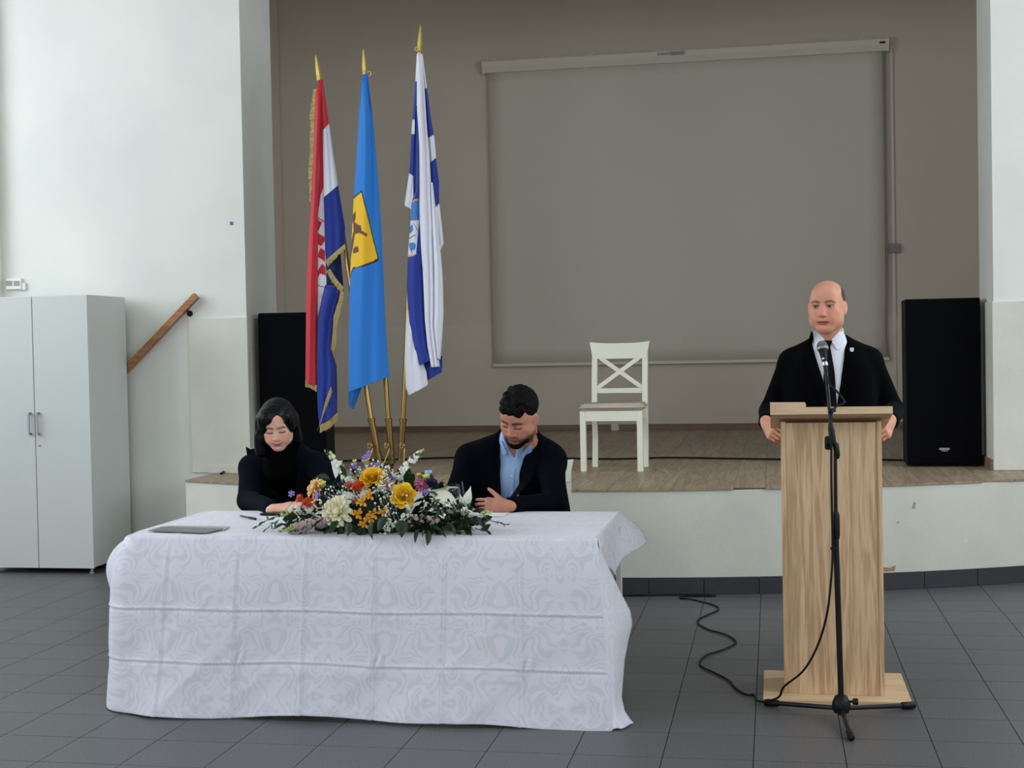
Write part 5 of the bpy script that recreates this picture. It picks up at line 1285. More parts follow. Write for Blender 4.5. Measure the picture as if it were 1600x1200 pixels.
def cf(V_):
    C = head_colours(V_, hc, RH, HS, base, sr3(150, 84, 76), sr3(40, 28, 24), sr3(190, 108, 92), lid=sr3(40, 26, 22), bt=.0055, brow_z=.024)
    L_ = (V_-hc)@RH/HS
    jawm = np.clip((-.052-L_[:, 2]+.25*np.clip(np.abs(L_[:, 0])-.035, 0, 1))/.02, 0, 1)*(L_[:, 1] < .01)*(np.abs(L_[:, 0]) < .1)*(L_[:, 2] > -.14)*(np.linalg.norm(L_, axis=1) < .16)
    m_ = jawm*np.where((np.abs(L_[:, 0]) < .026) & (L_[:, 2] > -.088), .35, .75); mixc(C, m_, sr3(44, 30, 26))
    m_ = np.exp(-((L_[:, 2]+.053)/.006)**2)*(np.abs(L_[:, 0]) < .032)*(L_[:, 1] < -.07)*(L_[:, 1] > -.14); mixc(C, m_*.6, sr3(44, 30, 26))
    return C
field_obj('body', F, 'skin', t, cf)
def wig(lo, hi, st): return Field(tuple(axis(a, b, st) for a, b in zip(lo, hi)))
FH = wig(hc-[.15, .15, .16], hc+[.15, .2, .2], .0045)
FH.ell(T((0, .022, .046)), HS*np.array((.083, .1, .083)), RH)
rs = np.random.RandomState(5)
for k in range(120):
    th, ph = rs.uniform(0, 6.28), rs.uniform(.05, 1.25); p = (.068*math.sin(ph)*math.cos(th), .012+.088*math.sin(ph)*math.sin(th), .052+.078*math.cos(ph))
    if p[1] < -.06 and p[2] < .07: continue
    FH.ell(T(p), HS*np.array((.014, .015, .016))*rs.uniform(.7, 1.25), RH, k=.004)
for k_ in range(22):
    xx = -.046+.104*k_/21; FH.ell(T((xx, -.08+5.5*xx*xx+rs.uniform(-.003, .003), .062+rs.uniform(-.008, .03)+.1*abs(xx+.01))), HS*np.array((.012, .012, .015))*rs.uniform(.9, 1.25), RH, k=.006)
FH.ell(T((-.005, -.128, -.06)), HS*np.array((.082, .1, .1)), RH, sub=True, k=.01); FH.ell(T((0, -.02, -.115)), HS*np.array((.2, .2, .1)), RH, sub=True, k=.012)
for s_ in (-1, 1): FH.ell(T((s_*.1, 0, -.02)), HS*np.array((.025, .03, .04)), RH, sub=True, k=.006)
field_obj('hair', FH, 'hair_brown', t)
FB = wig(hc-[.14, .16, .2], hc+[.14, .12, .06], .004)
FB.ell(T((0, -.035, -.068)), HS*np.array((.062, .064, .06)), RH); FB.ell(T((0, -.072, -.105)), HS*np.array((.032, .027, .024)), RH, k=.02)
FB.ell(T((0, -.08, -.03)), HS*np.array((.062, .09, .062)), RH, sub=True, k=.012); FB.ell(T((0, .08, -.06)), HS*np.array((.2, .07, .2)), RH, sub=True, k=.01)
field_obj('beard', FB, 'beard', t)
# shirt with open collar
Sx = wig((bx0-.26, 6.72, .6), (bx0+.26, 7.3, 1.2), .008)
Sx.cone(T((0, .03, -.06)), NB+[0, -.015, .0], .076, .09, .02); Sx.ell((bx0, 7.1, .9), (.185, .127, .19), k=.05); Sx.ell((bx0, 7.19, .72), (.185, .15, .2), k=.08); Sx.cone(NB+[-.1, .02, -.06], NB+[.1, .02, -.06], .06, .06, .04)
vcx = aty(802, 715, 6.95)[0]
def ocut(X, Y, Z): return np.maximum(np.abs(X-vcx)-np.interp(Z.ravel(), [.955, 1.0, 1.06, 1.12], [-.006, .014, .036, .05]).reshape(Z.shape), Y-7.0)
Sx.op(ocut, (bx0-.12, 6.7, .94), (bx0+.14, 7.02, 1.2), .004, True)
Sx.op(lambda X, Y, Z: -(Z-(1.112+.3*(Y-7.0)))+0*X, (bx0-.2, 6.8, 1.0), (bx0+.2, 7.3, 1.4), .004, True)
field_obj('shirt', Sx, 'shirt_blue', t)
Ys = 6.95
plate([Sx, F], [xz(783, 690, Ys), xz(783, 702, Ys), xz(785, 710, Ys)], [xz(784, 688, Ys), xz(793, 708, Ys), xz(787, 712, Ys)], 6, 10, .008, .004, 'collar', 'shirt_blue', t)
plate([Sx, F], [xz(829, 695, Ys), xz(813, 711, Ys), xz(818, 719, Ys)], [xz(833, 695, Ys), xz(831, 706, Ys), xz(822, 718, Ys)], 6, 10, .008, .004, 'collar', 'shirt_blue', t)
plate(Sx, [xz(797, 733, Ys), xz(793, 778, Ys)], [xz(803, 733, Ys), xz(799, 778, Ys)], 4, 10, .003, .003, 'placket', 'shirt_blue', t)
for py in (744, 770):
    p = xz(798, py, Ys); yy = Sx.front_y(*p)
    if yy is not None: obj('button', MB().lathe([(.0045, 0), (.0045, .003)], 10, (p[0], yy-.002, p[1]), rot(ax=math.pi/2)), 'white_plastic', t)
J = Field((axis(bx0-.42, bx0+.42, .009), axis(6.42, 7.5, .009), axis(.5, 1.25, .009)))
J.ell((bx0, 7.1, .89), (.2, .145, .19), k=.03); J.ell((bx0, 7.2, .7), (.21, .17, .2), k=.06)
J.cone(NB+[0, .03, .02], NB+[0, .03, -.05], .085, .09, .03)
for s_, sh, el, w in ((-1, shL, elL, wlp), (1, shR, elR, wrp)):
    J.cone(NB+[s_*.05, .015, -.015], sh+[0, 0, -.012], .062, .064, .05); J.cone(sh+[0, 0, -.012], el, .068, .06, .05)
    J.cone((bx0+s_*.13, 7.06, .95), (bx0+s_*.15, 7.12, .66), .1, .115, .06)
    e2 = w+(el-w)*.1; J.cone(el, e2, .06, .044, .02); d_ = (w-el)/np.linalg.norm(w-el); J.cone(w+d_*.01, w+d_*.1, .05, .06, .002, True)
vL = [(1.13, 782), (1.04, 782), (.9, 778), (.74, 777)]; vR = [(1.13, 829), (1.06, 828), (1.0, 820), (.9, 811), (.74, 806)]
def fx(tab, Z): 
    z = np.array([a for a, b in tab])[::-1]; x = np.array([aty(b, 740, 6.95)[0] for a, b in tab])[::-1]; return np.interp(Z.ravel(), z, x).reshape(Z.shape)
def vcut(X, Y, Z): return np.maximum(np.maximum(fx(vL, Z)-X, X-fx(vR, Z)), Y-7.02)
J.op(vcut, (bx0-.16, 6.7, .735), (bx0+.16, 7.03, 1.3), .004, True)
J.cone(T((0, .03, -.04)), NB+[0, -.02, .0], .08, .092, .004, True)
J.op(lambda X, Y, Z: -(Z-(1.15+.25*(Y-7.0)))+0*X, (bx0-.12, 6.8, 1.05), (bx0+.12, 7.4, 1.4), .006, True)
jac = field_obj('jacket', J, 'suit_navy', t)
Yj = 6.93
plate(J, [xz(776, 672, Yj), xz(757, 720, Yj), xz(771, 780, Yj)], [xz(781, 676, Yj), xz(780, 720, Yj), xz(778, 780, Yj)], 6, 16, .005, .006, 'lapel', 'suit_navy', jac)
plate(J, [xz(836, 680, Yj), xz(816, 720, Yj), xz(808, 780, Yj)], [xz(842, 674, Yj), xz(842, 722, Yj), xz(816, 780, Yj)], 6, 16, .005, .006, 'lapel', 'suit_navy', jac)
def legs(t, bx0, kneey=6.88, material='trousers'):
    q = wig((bx0-.3, 6.7, -.01), (bx0+.3, 7.52, .72), .016)
    q.ell((bx0, 7.3, .575), (.19, .16, .1), k=.03)
    for s_ in (-1, 1): q.cone((bx0+s_*.1, 7.28, .565), (bx0+s_*.13, kneey, .55), .09, .075, .03); q.cone((bx0+s_*.13, kneey, .54), (bx0+s_*.14, 6.92, .09), .072, .058, .02)
    field_obj('trousers', q, material, t)
    for s_ in (-1, 1):
        q = wig((bx0+s_*.145-.06, 6.66, -.01), (bx0+s_*.145+.06, 7.02, .13), .009)
        q.cone((bx0+s_*.14, 6.95, .045), (bx0+s_*.15, 6.75, .04), .045, .038, .02); q.op(lambda X, Y, Z: Z+0*X+0*Y, (bx0-1, 6, -.1), (bx0+1, 8, .02), .004, True)
        field_obj('shoe', q, 'shoe', t)
legs(t, bx0)
# pen in his hand
pa = aty(728, 790, 6.36); tag(obj('signing_pen', MB().tube([pa+[0, 0, -.02], pa+[-.02, .03, .09], pa+[-.024, .036, .11]], [.002, .004, .003], 8), 'pen_blue'), 'dark pen held by the seated man behind the flowers', 'pen')

# ------------------------------------------------------------------ seated woman
bx0, by0 = -2.56, 7.3
t = thing('person', 'woman with black bob hair and dark jacket seated at the table', 'person', (bx0, by0, 0))
hc = aty(434, 664, 6.86); HS = .99; RH = rot(ax=DEG(21), ay=DEG(-3), az=DEG(12))
NB = np.array([aty(440, 715, 7.0)[0], 7.02, 1.03])
shL, shR = aty(393, 727, 7.02), aty(496, 724, 7.02)
elL, elR = aty(388, 782, 6.88), aty(516, 772, 6.95)
wlp, wrp = aty(430, 796, 6.47), aty(492, 788, 6.5)
F = Field((axis(-2.9, -2.15, .014, [(hc[0]-.1, hc[0]+.11, .003), (-2.42, -2.2, .0035)]), axis(6.3, 7.5, .014, [(6.72, 6.98, .003), (6.38, 6.58, .0035)]), axis(-.02, 1.35, .014, [(hc[2]-.14, hc[2]+.13, .003), (.745, .86, .0035)])))
T = head(F, hc, RH, HS, fem=1, open_eye=False, jaw=1.04, nose=.92, brow=.7, smile=2.2)
F.cone(T((0, .03, -.09)), NB, .048, .05, .03)
F.ell((bx0, 7.1, .88), (.14, .1, .16), k=.05); F.ell((bx0, 7.2, .7), (.14, .11, .18), k=.06); F.ell((bx0, 7.3, .56), (.17, .14, .1), k=.05)
for s_, sh, el, w in ((-1, shL, elL, wlp), (1, shR, elR, wrp)):
    F.cone(NB+[0, 0, -.04], sh, .04, .042, .04); F.cone(sh, el, .042, .036, .03); F.cone(el, w, .036, .023, .02)
    F.cone((bx0+s_*.09, 7.28, .55), (bx0+s_*.11, 6.88, .53), .075, .055, .03); F.cone((bx0+s_*.11, 6.88, .53), (bx0+s_*.12, 6.92, .09), .05, .035, .02); F.cone((bx0+s_*.12, 6.94, .04), (bx0+s_*.13, 6.77, .035), .03, .026, .02)
hand(F, wlp, (.95, -.12, .16), (-.1, -.45, .85), (.1, .8, .3), sc=.9, fing=(.5, .45, .4, .4))
hand(F, wrp, (-.7, -.55, .05), (.0, -.4, .9), (-.5, .7, .3), sc=.9, curl=.5)
base = sr3(222, 172, 150)
cf = lambda V_: head_colours(V_, hc, RH, HS, base, sr3(170, 76, 80), sr3(60, 40, 36), sr3(222, 134, 120), lid=sr3(16, 10, 10), bt=.0034, brow_z=.022, fem=1, smile=2.2, lw=.0046)
field_obj('body', F, 'skin', t, cf)
FH = wig(hc-[.17, .16, .22], hc+[.17, .2, .16], .0045)
FH.ell(T((0, .022, .042)), HS*np.array((.09, .11, .093)), RH)
dn = np.array([0, 0, -1.])
a = T((-.078, .005, .03)); FH.cone(a, a+[-.022, .045, -.155], .036, .034, .04); FH.cone(a+[-.012, .02, -.09], a+[-.03, .05, -.165], .03, .018, .03)
a = T((.078, .012, .03)); FH.cone(a, a+[.006, .06, -.12], .03, .026, .04)
FH.ell(T((0, .07, -.03)), HS*np.array((.08, .06, .1)), RH, k=.04)
FH.ell(T((-.042, -.052, .072)), HS*np.array((.046, .052, .045)), RH, k=.02); FH.ell(T((.056, -.045, .066)), HS*np.array((.034, .05, .045)), RH, k=.02)
FH.ell(T((-.066, -.05, .03)), HS*np.array((.026, .04, .05)), RH, k=.02); FH.ell(T((.072, -.035, .02)), HS*np.array((.02, .035, .05)), RH, k=.02)
FH.ell(T((.004, -.125, -.068)), HS*np.array((.0615, .12, .083)), RH, sub=True, k=.006)
FH.ell(T((.014, -.13, .018)), HS*np.array((.034, .1, .074)), RH@rot(ay=DEG(14)), sub=True, k=.008)
FH.cone(T((.016, -.06, .132)), T((.012, .05, .142)), .004, .004, .006, True)
Xg, Yg, Zg = np.meshgrid(*FH.ax, indexing='ij'); Lg = np.stack([Xg-hc[0], Yg-hc[1], Zg-hc[2]], -1)@RH/HS
FH.d = FH.d+(.0013*np.sin(Lg[..., 1]*290+2.5*np.sin(Lg[..., 2]*25)+14*np.abs(Lg[..., 0]))).astype(np.float32)
field_obj('hair', FH, 'hair_black', t)
# black top under the jacket
Sx = wig((bx0-.24, 6.74, .6), (bx0+.28, 7.32, 1.15), .009)
Sx.cone(T((0, .016, -.085)), NB+[0, -.045, -.03], .058, .085, .02); Sx.cone(T((0, .03, -.13)), (bx0+.01, 6.99, .92), .066, .09, .03); Sx.ell((bx0, 7.09, .89), (.15, .115, .17), k=.05); Sx.ell((bx0, 7.2, .72), (.15, .125, .2), k=.08)
Sx.op(lambda X, Y, Z: -(Z-(1.105+.35*(Y-7.0)))+0*X, (bx0-.2, 6.8, 1.0), (bx0+.25, 7.3, 1.4), .004, True)
field_obj('top', Sx, 'top_black', t)
J = Field((axis(bx0-.36, bx0+.4, .009), axis(6.42, 7.5, .009), axis(.5, 1.15, .009)))
J.ell((bx0, 7.1, .88), (.175, .125, .17), k=.03); J.ell((bx0, 7.2, .7), (.185, .15, .2), k=.06); J.cone(NB+[0, .02, -.01], NB+[0, .02, -.05], .072, .08, .03)
for s_, sh, el, w in ((-1, shL, elL, wlp), (1, shR, elR, wrp)):
    J.cone(NB+[s_*.04, .015, -.02], sh+[0, 0, -.012], .052, .056, .05); J.cone(sh+[0, 0, -.012], el, .062, .056, .05)
    J.cone((bx0+s_*.09, 7.1, .92), (bx0+s_*.1, 7.2, .62), .09, .1, .06)
    e2 = w+(el-w)*.14; J.cone(el, e2, .056, .042, .02); d_ = (w-el)/np.linalg.norm(w-el); J.cone(w+d_*.01, w+d_*.1, .048, .058, .002, True)
cxv = aty(442, 740, 6.95)[0]
J.op(lambda X, Y, Z: np.maximum(np.abs(X-cxv)-np.interp(Z.ravel(), [.7, .8, .95, 1.1], [.03, .045, .055, .07]).reshape(Z.shape), Y-7.02), (bx0-.16, 6.7, .68), (bx0+.2, 7.03, 1.3), .004, True)
J.cone(T((0, .03, -.04)), NB+[0, -.01, .01], .058, .07, .004, True)
jac = field_obj('jacket', J, 'jacket_dark', t)
# upturned collar point on her shoulder
p = aty(388, 700, 7.0); obj('collar', MB().prism([(p[0]-.01, p[2]+.006), (p[0]+.012, p[2]-.008), (p[0]+.07, p[2]+.008), (p[0]+.07, p[2]-.04), (p[0]-.005, p[2]-.035)], 'y', 6.99, 7.003), 'jacket_dark', jac)
legs(t, bx0)
# ================================================================== flower arrangement
def zto(n):                                        # rotation taking +z to n
    return np.array(Vector((0, 0, 1)).rotation_difference(Vector(n)).to_matrix())
ar = aty(598, 815, 5.93)
ARR = thing('flower_arrangement', 'low table arrangement of yellow roses, white blooms and dark green leaves', 'flower arrangement', (ar[0], 5.93, TT))
for nm, c, r_ in (('rose_yellow', (246, 198, 30), .6), ('rose_orange', (232, 108, 62), .6), ('rose_pink', (206, 122, 112), .65), ('peony_cream', (240, 234, 200), .7), ('peach', (244, 200, 140), .7), ('white_bloom', (236, 240, 226), .7), ('lily_white', (240, 242, 222), .5),
                  ('violet', (150, 124, 206), .7), ('plum', (58, 36, 84), .7), ('mauve', (182, 162, 158), .8), ('alstro', (226, 162, 40), .6), ('bud_yellow', (226, 226, 120), .7), ('pink_car', (196, 106, 140), .7), ('pale_green', (190, 208, 130), .7)):
    mat(nm, srgb(*c), r_, noise=.12, nscale=60)
mat('leaf_dark', srgb(32, 62, 30), .4, noise=.4, nscale=30, obj_rand=.25, col2=srgb(20, 44, 22)); mat('leaf_mid', srgb(62, 92, 48), .5, noise=.3, nscale=40, obj_rand=.2); mat('stem_green', srgb(70, 92, 52), .6); mat('foam', srgb(20, 30, 18), .9)
def petal_mesh(nm, material, w, l, cup=.35, curl=.25, n=5, tip=0.):
    U = np.linspace(-1, 1, n); V2 = np.linspace(0, 1, n); P = np.zeros((n, n, 3))
    for i, u in enumerate(U):
        for j, v in enumerate(V2):
            ww = w*(.25+.75*math.sin(min(v*1.25, 1)*math.pi/2))*(1-tip*v**3)*(1-.25*v**4)
            P[i, j] = (u*ww/2, -cup*ww*(1-u*u)*.5*0+cup*ww*(u*u)*.5-curl*l*v**3, l*v*(1-.12*u*u*v))
    return MB().grid(P).mesh(nm, material, True, False)
def inst(nm, me, parent, R, pos, s=1.):
    o = bpy.data.objects.new(nm, me); COL.objects.link(o); o.parent = parent
    M_ = Matrix(np.array(R).tolist()).to_4x4(); M_.translation = Vector(pos)-wloc(parent); o.matrix_local = M_@Matrix.Scale(s, 4)
    return o
_pm = {}
def bloom(nm, px, py, Y, size, material, n, layers, w=.9, cup=.5, curl=.3, core=.35, label=None):
    c = aty(px, py, Y); n = np.array(n, float)/np.linalg.norm(n); R0 = zto(n); c = c-n*size*.12
    q = MB().lathe([(.001, -size*.12), (size*.1, -size*.05), (size*core*.5, size*.08), (size*core*.55, size*.22), (size*core*.35, size*.33), (.001, size*.34)], 10, c, R0)
    r = obj(nm, q, material, ARR, True)
    if label: r['label'] = label
    key = (material, w, cup, curl)
    if key not in _pm: _pm[key] = petal_mesh('petal', material, w, 1., cup, curl)
    for k, (cnt, tilt, ln, off) in enumerate(layers):
        for i in range(cnt):
            a = 2*math.pi*(i+.37*k)/cnt+random.uniform(-.12, .12); tl = DEG(tilt+random.uniform(-6, 6))
            R_ = R0@rot(az=a)@rot(ax=tl)
            inst('petal', _pm[key], r, R_, c+R0@(rot(az=a)@np.array([0, -off*size, 0])), size*ln*random.uniform(.93, 1.07))
    return r
ROSE = [(3, -16, .42, .05), (4, -6, .45, .09), (5, 6, .47, .13), (6, 22, .5, .16), (6, 42, .5, .17), (6, 62, .5, .17)]
# petals lean outwards: tilt turns the petal from the axis towards local -y
bloom('rose', 582, 747, 5.80, .088, 'rose_yellow', (.05, -.7, .7), ROSE, w=1.12, cup=.6, curl=.2, core=.22)
bloom('rose', 631, 775, 5.70, .09, 'rose_yellow', (.1, -.9, .4), ROSE, w=1.12, cup=.6, curl=.2, core=.22)
BUD = [(3, -14, .5, .07), (4, -4, .55, .14), (5, 8, .58, .2), (4, 26, .5, .22)]
bloom('rose', 561, 764, 5.74, .068, 'rose_orange', (-.1, -.7, .7), BUD, w=1.1, cup=.65, curl=.1, core=.3); bloom('rose', 484, 788, 5.76, .064, 'rose_orange', (-.3, -.7, .6), BUD, w=1.1, cup=.65, curl=.1, core=.3); bloom('rose', 471, 781, 5.85, .045, 'rose_orange', (-.6, -.6, .5), BUD)
for px, py, s_ in ((546, 760, .042), (607, 760, .036), (702-42+0, 758, .0), (555, 783, .034), (588, 772, .0)):
    if s_: bloom('spray_rose', px, py, 5.78, s_, 'rose_pink', (0, -.8, .6), BUD)
CARN = [(6, 10, .4, .05), (8, 28, .48, .1), (10, 48, .52, .14), (12, 68, .55, .16), (10, 88, .55, .16)]
bloom('peony', 526, 799, 5.69, .102, 'peony_cream', (-.1, -.9, .4), CARN, w=.5, cup=.7, curl=.1)
bloom('carnation', 491, 762, 5.84, .068, 'peach', (-.6, -.6, .5), CARN[1:], w=.45, cup=.5, curl=.1)
bloom('carnation', 659, 757, 5.85, .05, 'pink_car', (.2, -.7, .6), CARN[1:], w=.45, cup=.5, curl=.1)
bloom('lisianthus', 673, 758, 5.86, .06, 'plum', (.3, -.6, .7), BUD, cup=.6)
bloom('bud_flower', 666, 748, 5.87, .036, 'bud_yellow', (.1, -.5, .85), BUD[1:]); bloom('bud_flower', 504, 759, 5.83, .04, 'bud_yellow', (-.1, -.6, .8), BUD[1:]); bloom('bud_flower', 554, 722, 5.96, .022, 'bud_yellow', (0, -.4, 1), BUD[2:])
bloom('bud_flower', 572, 723, 5.95, .04, 'bud_yellow', (0, -.5, 1), BUD[1:]); bloom('bud_flower', 656, 745, 5.9, .03, 'peach', (0, -.5, 1), BUD[1:])
STAR = [(6, 52, .6, .05)]
for px, py, s_ in ((456, 772, .03), (486, 795, .032), (577, 708, .026), (571, 716, .03), (497, 774, .03), (553, 728, .032), (575, 731, .034), (612, 748, .03), (631, 838, .03), (590, 726, .028), (538, 752, .03), (665, 770, .03)):
    bloom('bellflower', px, py, 5.78 if py > 760 else 5.93, s_, 'violet', (random.uniform(-.4, .4), -.8, .5), STAR, w=.55, cup=.4, curl=.25, core=.3)
ALS = [(3, 38, .6, .05), (3, 55, .66, .05)]
for px, py in ((577, 774), (566, 784), (559, 803), (583, 803), (578, 810), (569, 818), (599, 800)):
    bloom('alstroemeria', px, py, 5.7, .042, 'alstro', (random.uniform(-.3, .3), -.9, .3), ALS, w=.5, cup=.5, curl=.2, core=.25)
# calla / lily at the right
def Rzy(d_, face):
    d_ = np.array(d_, float)/np.linalg.norm(d_); y_ = np.array(face, float); y_ -= d_*(y_@d_); y_ /= np.linalg.norm(y_); return np.array([np.cross(y_, d_), y_, d_]).T
CP = petal_mesh('calla_spathe', 'lily_white', .62, 1., .55, .12, 8, .35)
cb = aty(673, 769, 5.8)
cf_ = obj('calla_lily', MB().tube(spline([cb+[-.05, .05, -.05], cb, cb+[.03, -.01, -.01]], 5), [.005]*11, 8), 'stem_green', ARR, True)
inst('spathe', CP, cf_, Rzy((.9, -.15, -.42), (.1, -.75, .7)), cb, .13); inst('spathe', CP, cf_, Rzy((.8, -.1, .1), (.1, -.6, -.8)), cb+[0, .01, .005], .085)
LP = petal_mesh('lily_petal', 'lily_white', .5, 1., .5, .25, 6, .85)
lc = aty(727, 796, 5.86)
lf = obj('lily', MB().lathe([(.002, -.01), (.012, 0), (.008, .012), (.001, .014)], 10, lc), 'lily_white', ARR, True)
for d_, s_ in (((.25, -.1, 1), .1), ((-.25, -.2, .8), .07), ((.05, .2, .9), .08)):
    d_ = np.array(d_)/np.linalg.norm(d_); inst('petal', LP, lf, Rzy(d_, (.1, -1, .1)), lc, s_)
# stock spikes: clusters of small white florets along a stem
FLO = MB()
for i in range(5):
    a = 2*math.pi*i/5; R_ = rot(az=a)
    P = np.array([[R_@np.array([u*(.35+.4*v)*.5, -.15-.62*v, .25+.25*v-.35*v*v+.1*abs(u)]) for v in (0, .5, 1)] for u in (-1, 0, 1)]); FLO.grid(P)
flo_me = {m_: FLO.mesh('floret', m_, True, False) for m_ in ('white_bloom', 'mauve', 'pale_green')}
def spike(nm, pts, Y0, Y1, n_, s0, s1, w_, material, seed, tipn=0):
    rs = np.random.RandomState(seed); P = spline([aty(x, y, Y0+(Y1-Y0)*k/(len(pts)-1)) for k, (x, y) in enumerate(pts)], 6)
    st = obj(nm, MB().tube(P, .0022, 6), 'stem_green', ARR)
    for i in range(n_):
        u = i/(n_-1); p = P[int(u*(len(P)-1))]; s_ = s0+(s1-s0)*u; ww = w_*(1-.65*u); d_ = rs.normal(size=3); d_[1] -= .7; d_ /= np.linalg.norm(d_)
        m_ = 'pale_green' if i >= n_-tipn else material
        inst('floret', flo_me[m_], st, zto(d_)@rot(az=rs.uniform(0, 6)), p+d_*ww, s_*rs.uniform(.85, 1.15))
spike('stock_stem', [(548, 752), (535, 735), (522, 717), (511, 704)], 5.9, 5.97, 42, .018, .008, .022, 'white_bloom', 1, 8)
spike('stock_stem', [(612, 760), (628, 742), (640, 724), (652, 712), (663, 704)], 5.88, 5.98, 54, .018, .007, .026, 'white_bloom', 2, 9)
spike('stock_stem', [(700, 792), (722, 800), (742, 806), (764, 800)], 5.84, 5.82, 46, .019, .009, .022, 'white_bloom', 3, 5)
spike('stock_stem', [(488, 797), (472, 796), (455, 796), (436, 808)], 5.78, 5.72, 34, .018, .009, .022, 'white_bloom', 4, 7)
spike('stock_stem', [(470, 818), (452, 826), (437, 830)], 5.72, 5.7, 16, .013, .008, .012, 'pale_green', 5, 16)
spike('hydrangea_cluster', [(458, 823), (480, 820), (505, 816), (515, 812)], 5.7, 5.68, 60, .014, .016, .03, 'mauve', 6)
spike('limonium_cluster', [(642, 810), (655, 808), (672, 812), (682, 812)], 5.68, 5.68, 26, .009, .011, .03, 'mauve', 8)
spike('stock_stem', [(640, 790), (632, 806), (620, 816), (606, 830)], 5.68, 5.66, 22, .012, .009, .018, 'white_bloom', 9)
# baby's breath: countless tiny white dots on hair-thin stems
rs = np.random.RandomState(11); q = MB(); ico = bmesh.new(); bmesh.ops.create_icosphere(ico, subdivisions=1, radius=1); iv = np.array([tuple(v.co) for v in ico.verts]); ifc = [tuple(v.index for v in f.verts) for f in ico.faces]; ico.free()
for (cx, cy, sx, sy, n_, Y) in ((545, 770, 14, 9, 26, 5.74), (596, 760, 12, 14, 30, 5.72), (602, 785, 12, 16, 34, 5.69), (604, 818, 8, 16, 34, 5.67), (575, 732, 24, 8, 40, 5.9), (612, 738, 14, 10, 26, 5.86), (520, 772, 18, 8, 22, 5.76), (680, 785, 14, 7, 26, 5.76), (500, 790, 8, 12, 12, 5.72), (632, 792, 10, 10, 16, 5.68)):
    for i in range(n_):
        p = aty(cx+rs.normal()*sx*.7, cy+rs.normal()*sy*.7, Y+rs.normal()*.02); q.add(iv*rs.uniform(.0032, .0055)+p, ifc); q.tube([p, p+[rs.uniform(-.01, .01), .03, -.03]], .0006, 3, False)
o = obj('babys_breath', q, 'white_bloom', ARR, True); o['kind'] = 'stuff'
# leaves
LM = {}
for nm, m_, w_ in (('leaf', 'leaf_dark', .5), ('leaf2', 'leaf_mid', .32), ('leaf3', 'leaf_dark', .68)):
    P = np.zeros((5, 6, 3))
    for i, u in enumerate(np.linspace(-1, 1, 5)):
        for j, v in enumerate(np.linspace(0, 1, 6)):
            ww = w_*.5*math.sin(math.pi*min(1, v**.8))*1.0+.004; P[i, j] = (u*ww, .16*abs(u)*ww*2-.18*v*v, v)
    LM[nm] = MB().grid(P).mesh('leaf', m_, True, False)
def leaf(px, py, Y, d_, s_, nm='leaf', roll=0.): 
    d_ = np.array(d_, float)/np.linalg.norm(d_); inst('leaf', LM[nm], ARR, zto(d_)@rot(az=roll), aty(px, py, Y), s_)
# the single leaves one can pick out
for a in ((583, 812, 5.64, (-.12, -.25, -.95), .085, 'leaf3', 0), (604, 808, 5.64, (-.5, -.4, -.7), .07, 'leaf3', .4), (655, 826, 5.63, (-.35, -.3, -.9), .065, 'leaf', .2), (668, 828, 5.63, (.15, -.3, -1), .065, 'leaf', 0), (676, 822, 5.64, (.75, -.2, -.4), .08, 'leaf', 1.2),
          (735, 812, 5.72, (.9, -.1, -.35), .07, 'leaf', 1.3), (742, 808, 5.72, (.6, -.3, -.5), .06, 'leaf', .8), (700, 816, 5.66, (.5, -.4, -.5), .075, 'leaf', .5), (628, 812, 5.64, (.1, -.5, -.6), .08, 'leaf3', .2), (530, 815, 5.66, (-.5, -.4, -.5), .07, 'leaf3', .2), (508, 812, 5.68, (-.75, -.3, -.35), .075, 'leaf', -.7), (545, 815, 5.65, (.1, -.5, -.7), .065, 'leaf', 0),
          (516, 750, 5.92, (-.85, -.1, .1), .075, 'leaf3', 0), (528, 758, 5.9, (-.5, -.5, .1), .07, 'leaf', 0), (640, 760, 5.84, (-.05, -.3, 1), .075, 'leaf3', 0), (540, 745, 5.88, (-.15, -.4, .9), .07, 'leaf2', 0), (525, 768, 5.82, (.5, -.6, .1), .07, 'leaf', .3), (640, 755, 5.86, (.4, -.3, .7), .06, 'leaf', 0),
          (466, 806, 5.76, (-.8, -.3, -.1), .07, 'leaf', 0), (490, 806, 5.74, (-.6, -.5, -.1), .07, 'leaf', 0), (478, 815, 5.72, (.7, -.4, .1), .06, 'leaf', .4), (445, 818, 5.74, (-.6, -.4, -.2), .06, 'leaf2', 0), (590, 800, 5.66, (-.2, -.8, .1), .06, 'leaf', 0), (615, 795, 5.67, (.3, -.8, .1), .06, 'leaf', 0)): leaf(*a)
rs = np.random.RandomState(21)
for i in range(250):                                # dense filling greenery
    u = rs.uniform(-1, 1); hgt = (1-abs(u)**2.2); vv_ = rs.uniform(0, 1)
    px = 606+u*150; py = 830-vv_*95*hgt+abs(u)*-4; Y = 5.71+.22*vv_+rs.uniform(0, .05)
    d_ = np.array([u*.8+rs.normal()*.4, -.55+rs.normal()*.35, .2+.6*vv_+rs.normal()*.35-.3*(vv_ < .25)])
    leaf(px, py, Y+.02, d_, rs.uniform(.045, .075), ('leaf', 'leaf3', 'leaf', 'leaf2')[i % 4], rs.uniform(-1.5, 1.5))
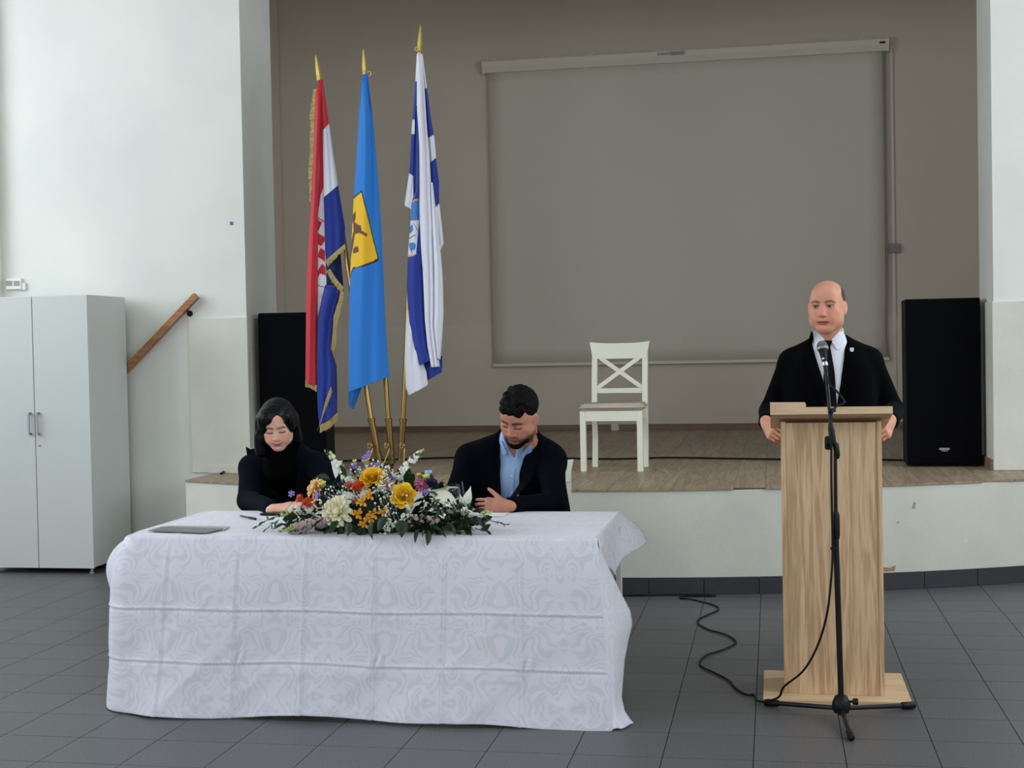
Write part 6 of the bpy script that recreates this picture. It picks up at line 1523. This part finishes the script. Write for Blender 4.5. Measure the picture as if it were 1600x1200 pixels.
for i in range(70):                                 # dark backing leaves on the right flank
    px = rs.uniform(638, 735); py = rs.uniform(770+abs(px-660)*.3, 826); leaf(px, py, 5.86+rs.uniform(-.05, .03), (rs.uniform(-.6, .8), -.5, rs.uniform(-.3, .7)), rs.uniform(.05, .075), ('leaf', 'leaf3')[i % 2], rs.uniform(-1, 1))
for i in range(90):                                 # feathery green on the right flank
    px = rs.uniform(655, 735); py = rs.uniform(778, 828)+(px-655)*.12; leaf(px, py, 5.74+rs.uniform(-.04, .04), (rs.uniform(-.2, .9), -.5, rs.uniform(-.5, .5)), rs.uniform(.025, .045), 'leaf2', rs.uniform(-1, 1))
for i in range(16):
    px = rs.uniform(592, 626); leaf(px, rs.uniform(712, 740), 5.97, (rs.uniform(-.5, .5), -.3, 1), rs.uniform(.02, .035), 'leaf2', rs.uniform(-1, 1))
def sprig(pts, Y, n_, s_, seed):
    rs = np.random.RandomState(seed); P = spline([aty(x, y, Y) for x, y in pts], 6); st = obj('sprig', MB().tube(P, .0018, 5), 'stem_green', ARR)
    for i in range(n_):
        p = P[int((i+1)/n_*(len(P)-1))]; d_ = P[-1]-P[0]; d_ = d_/np.linalg.norm(d_)+rs.normal(size=3)*.6+np.array([0, 0, .25*(-1)**i]); d_ /= np.linalg.norm(d_); inst('leaf', LM['leaf2'], st, zto(d_), p, s_*rs.uniform(.7, 1.2))
sprig([(448, 806), (430, 808), (415, 814), (403, 822)], 5.85, 12, .03, 1); sprig([(436, 812), (424, 820), (412, 830)], 5.8, 8, .025, 2); sprig([(752, 806), (768, 814), (780, 816), (791, 820)], 5.86, 10, .022, 3)
for fx_, fy_, fr_, fh_ in ((ar[0]+.19, 5.9, .1, .08), (ar[0]-.2, 5.9, .1, .07), (ar[0]+.33, 5.93, .07, .045)): obj('moss_mound', MB().lathe([(fr_*math.cos(a), TT+fh_*math.sin(a)) for a in np.linspace(0, 1.5, 7)], 16, (fx_, fy_, 0)), 'foam', ARR, True)  # dark foam mounds added to fill out the flanks behind the leaves
obj('foam_tray', MB().lathe([(.02, TT), (.16, TT), (.17, TT+.02), (.15, TT+.05), (.09, TT+.13), (.02, TT+.16)], 24, (ar[0], 5.92, 0)), 'foam', ARR, True)
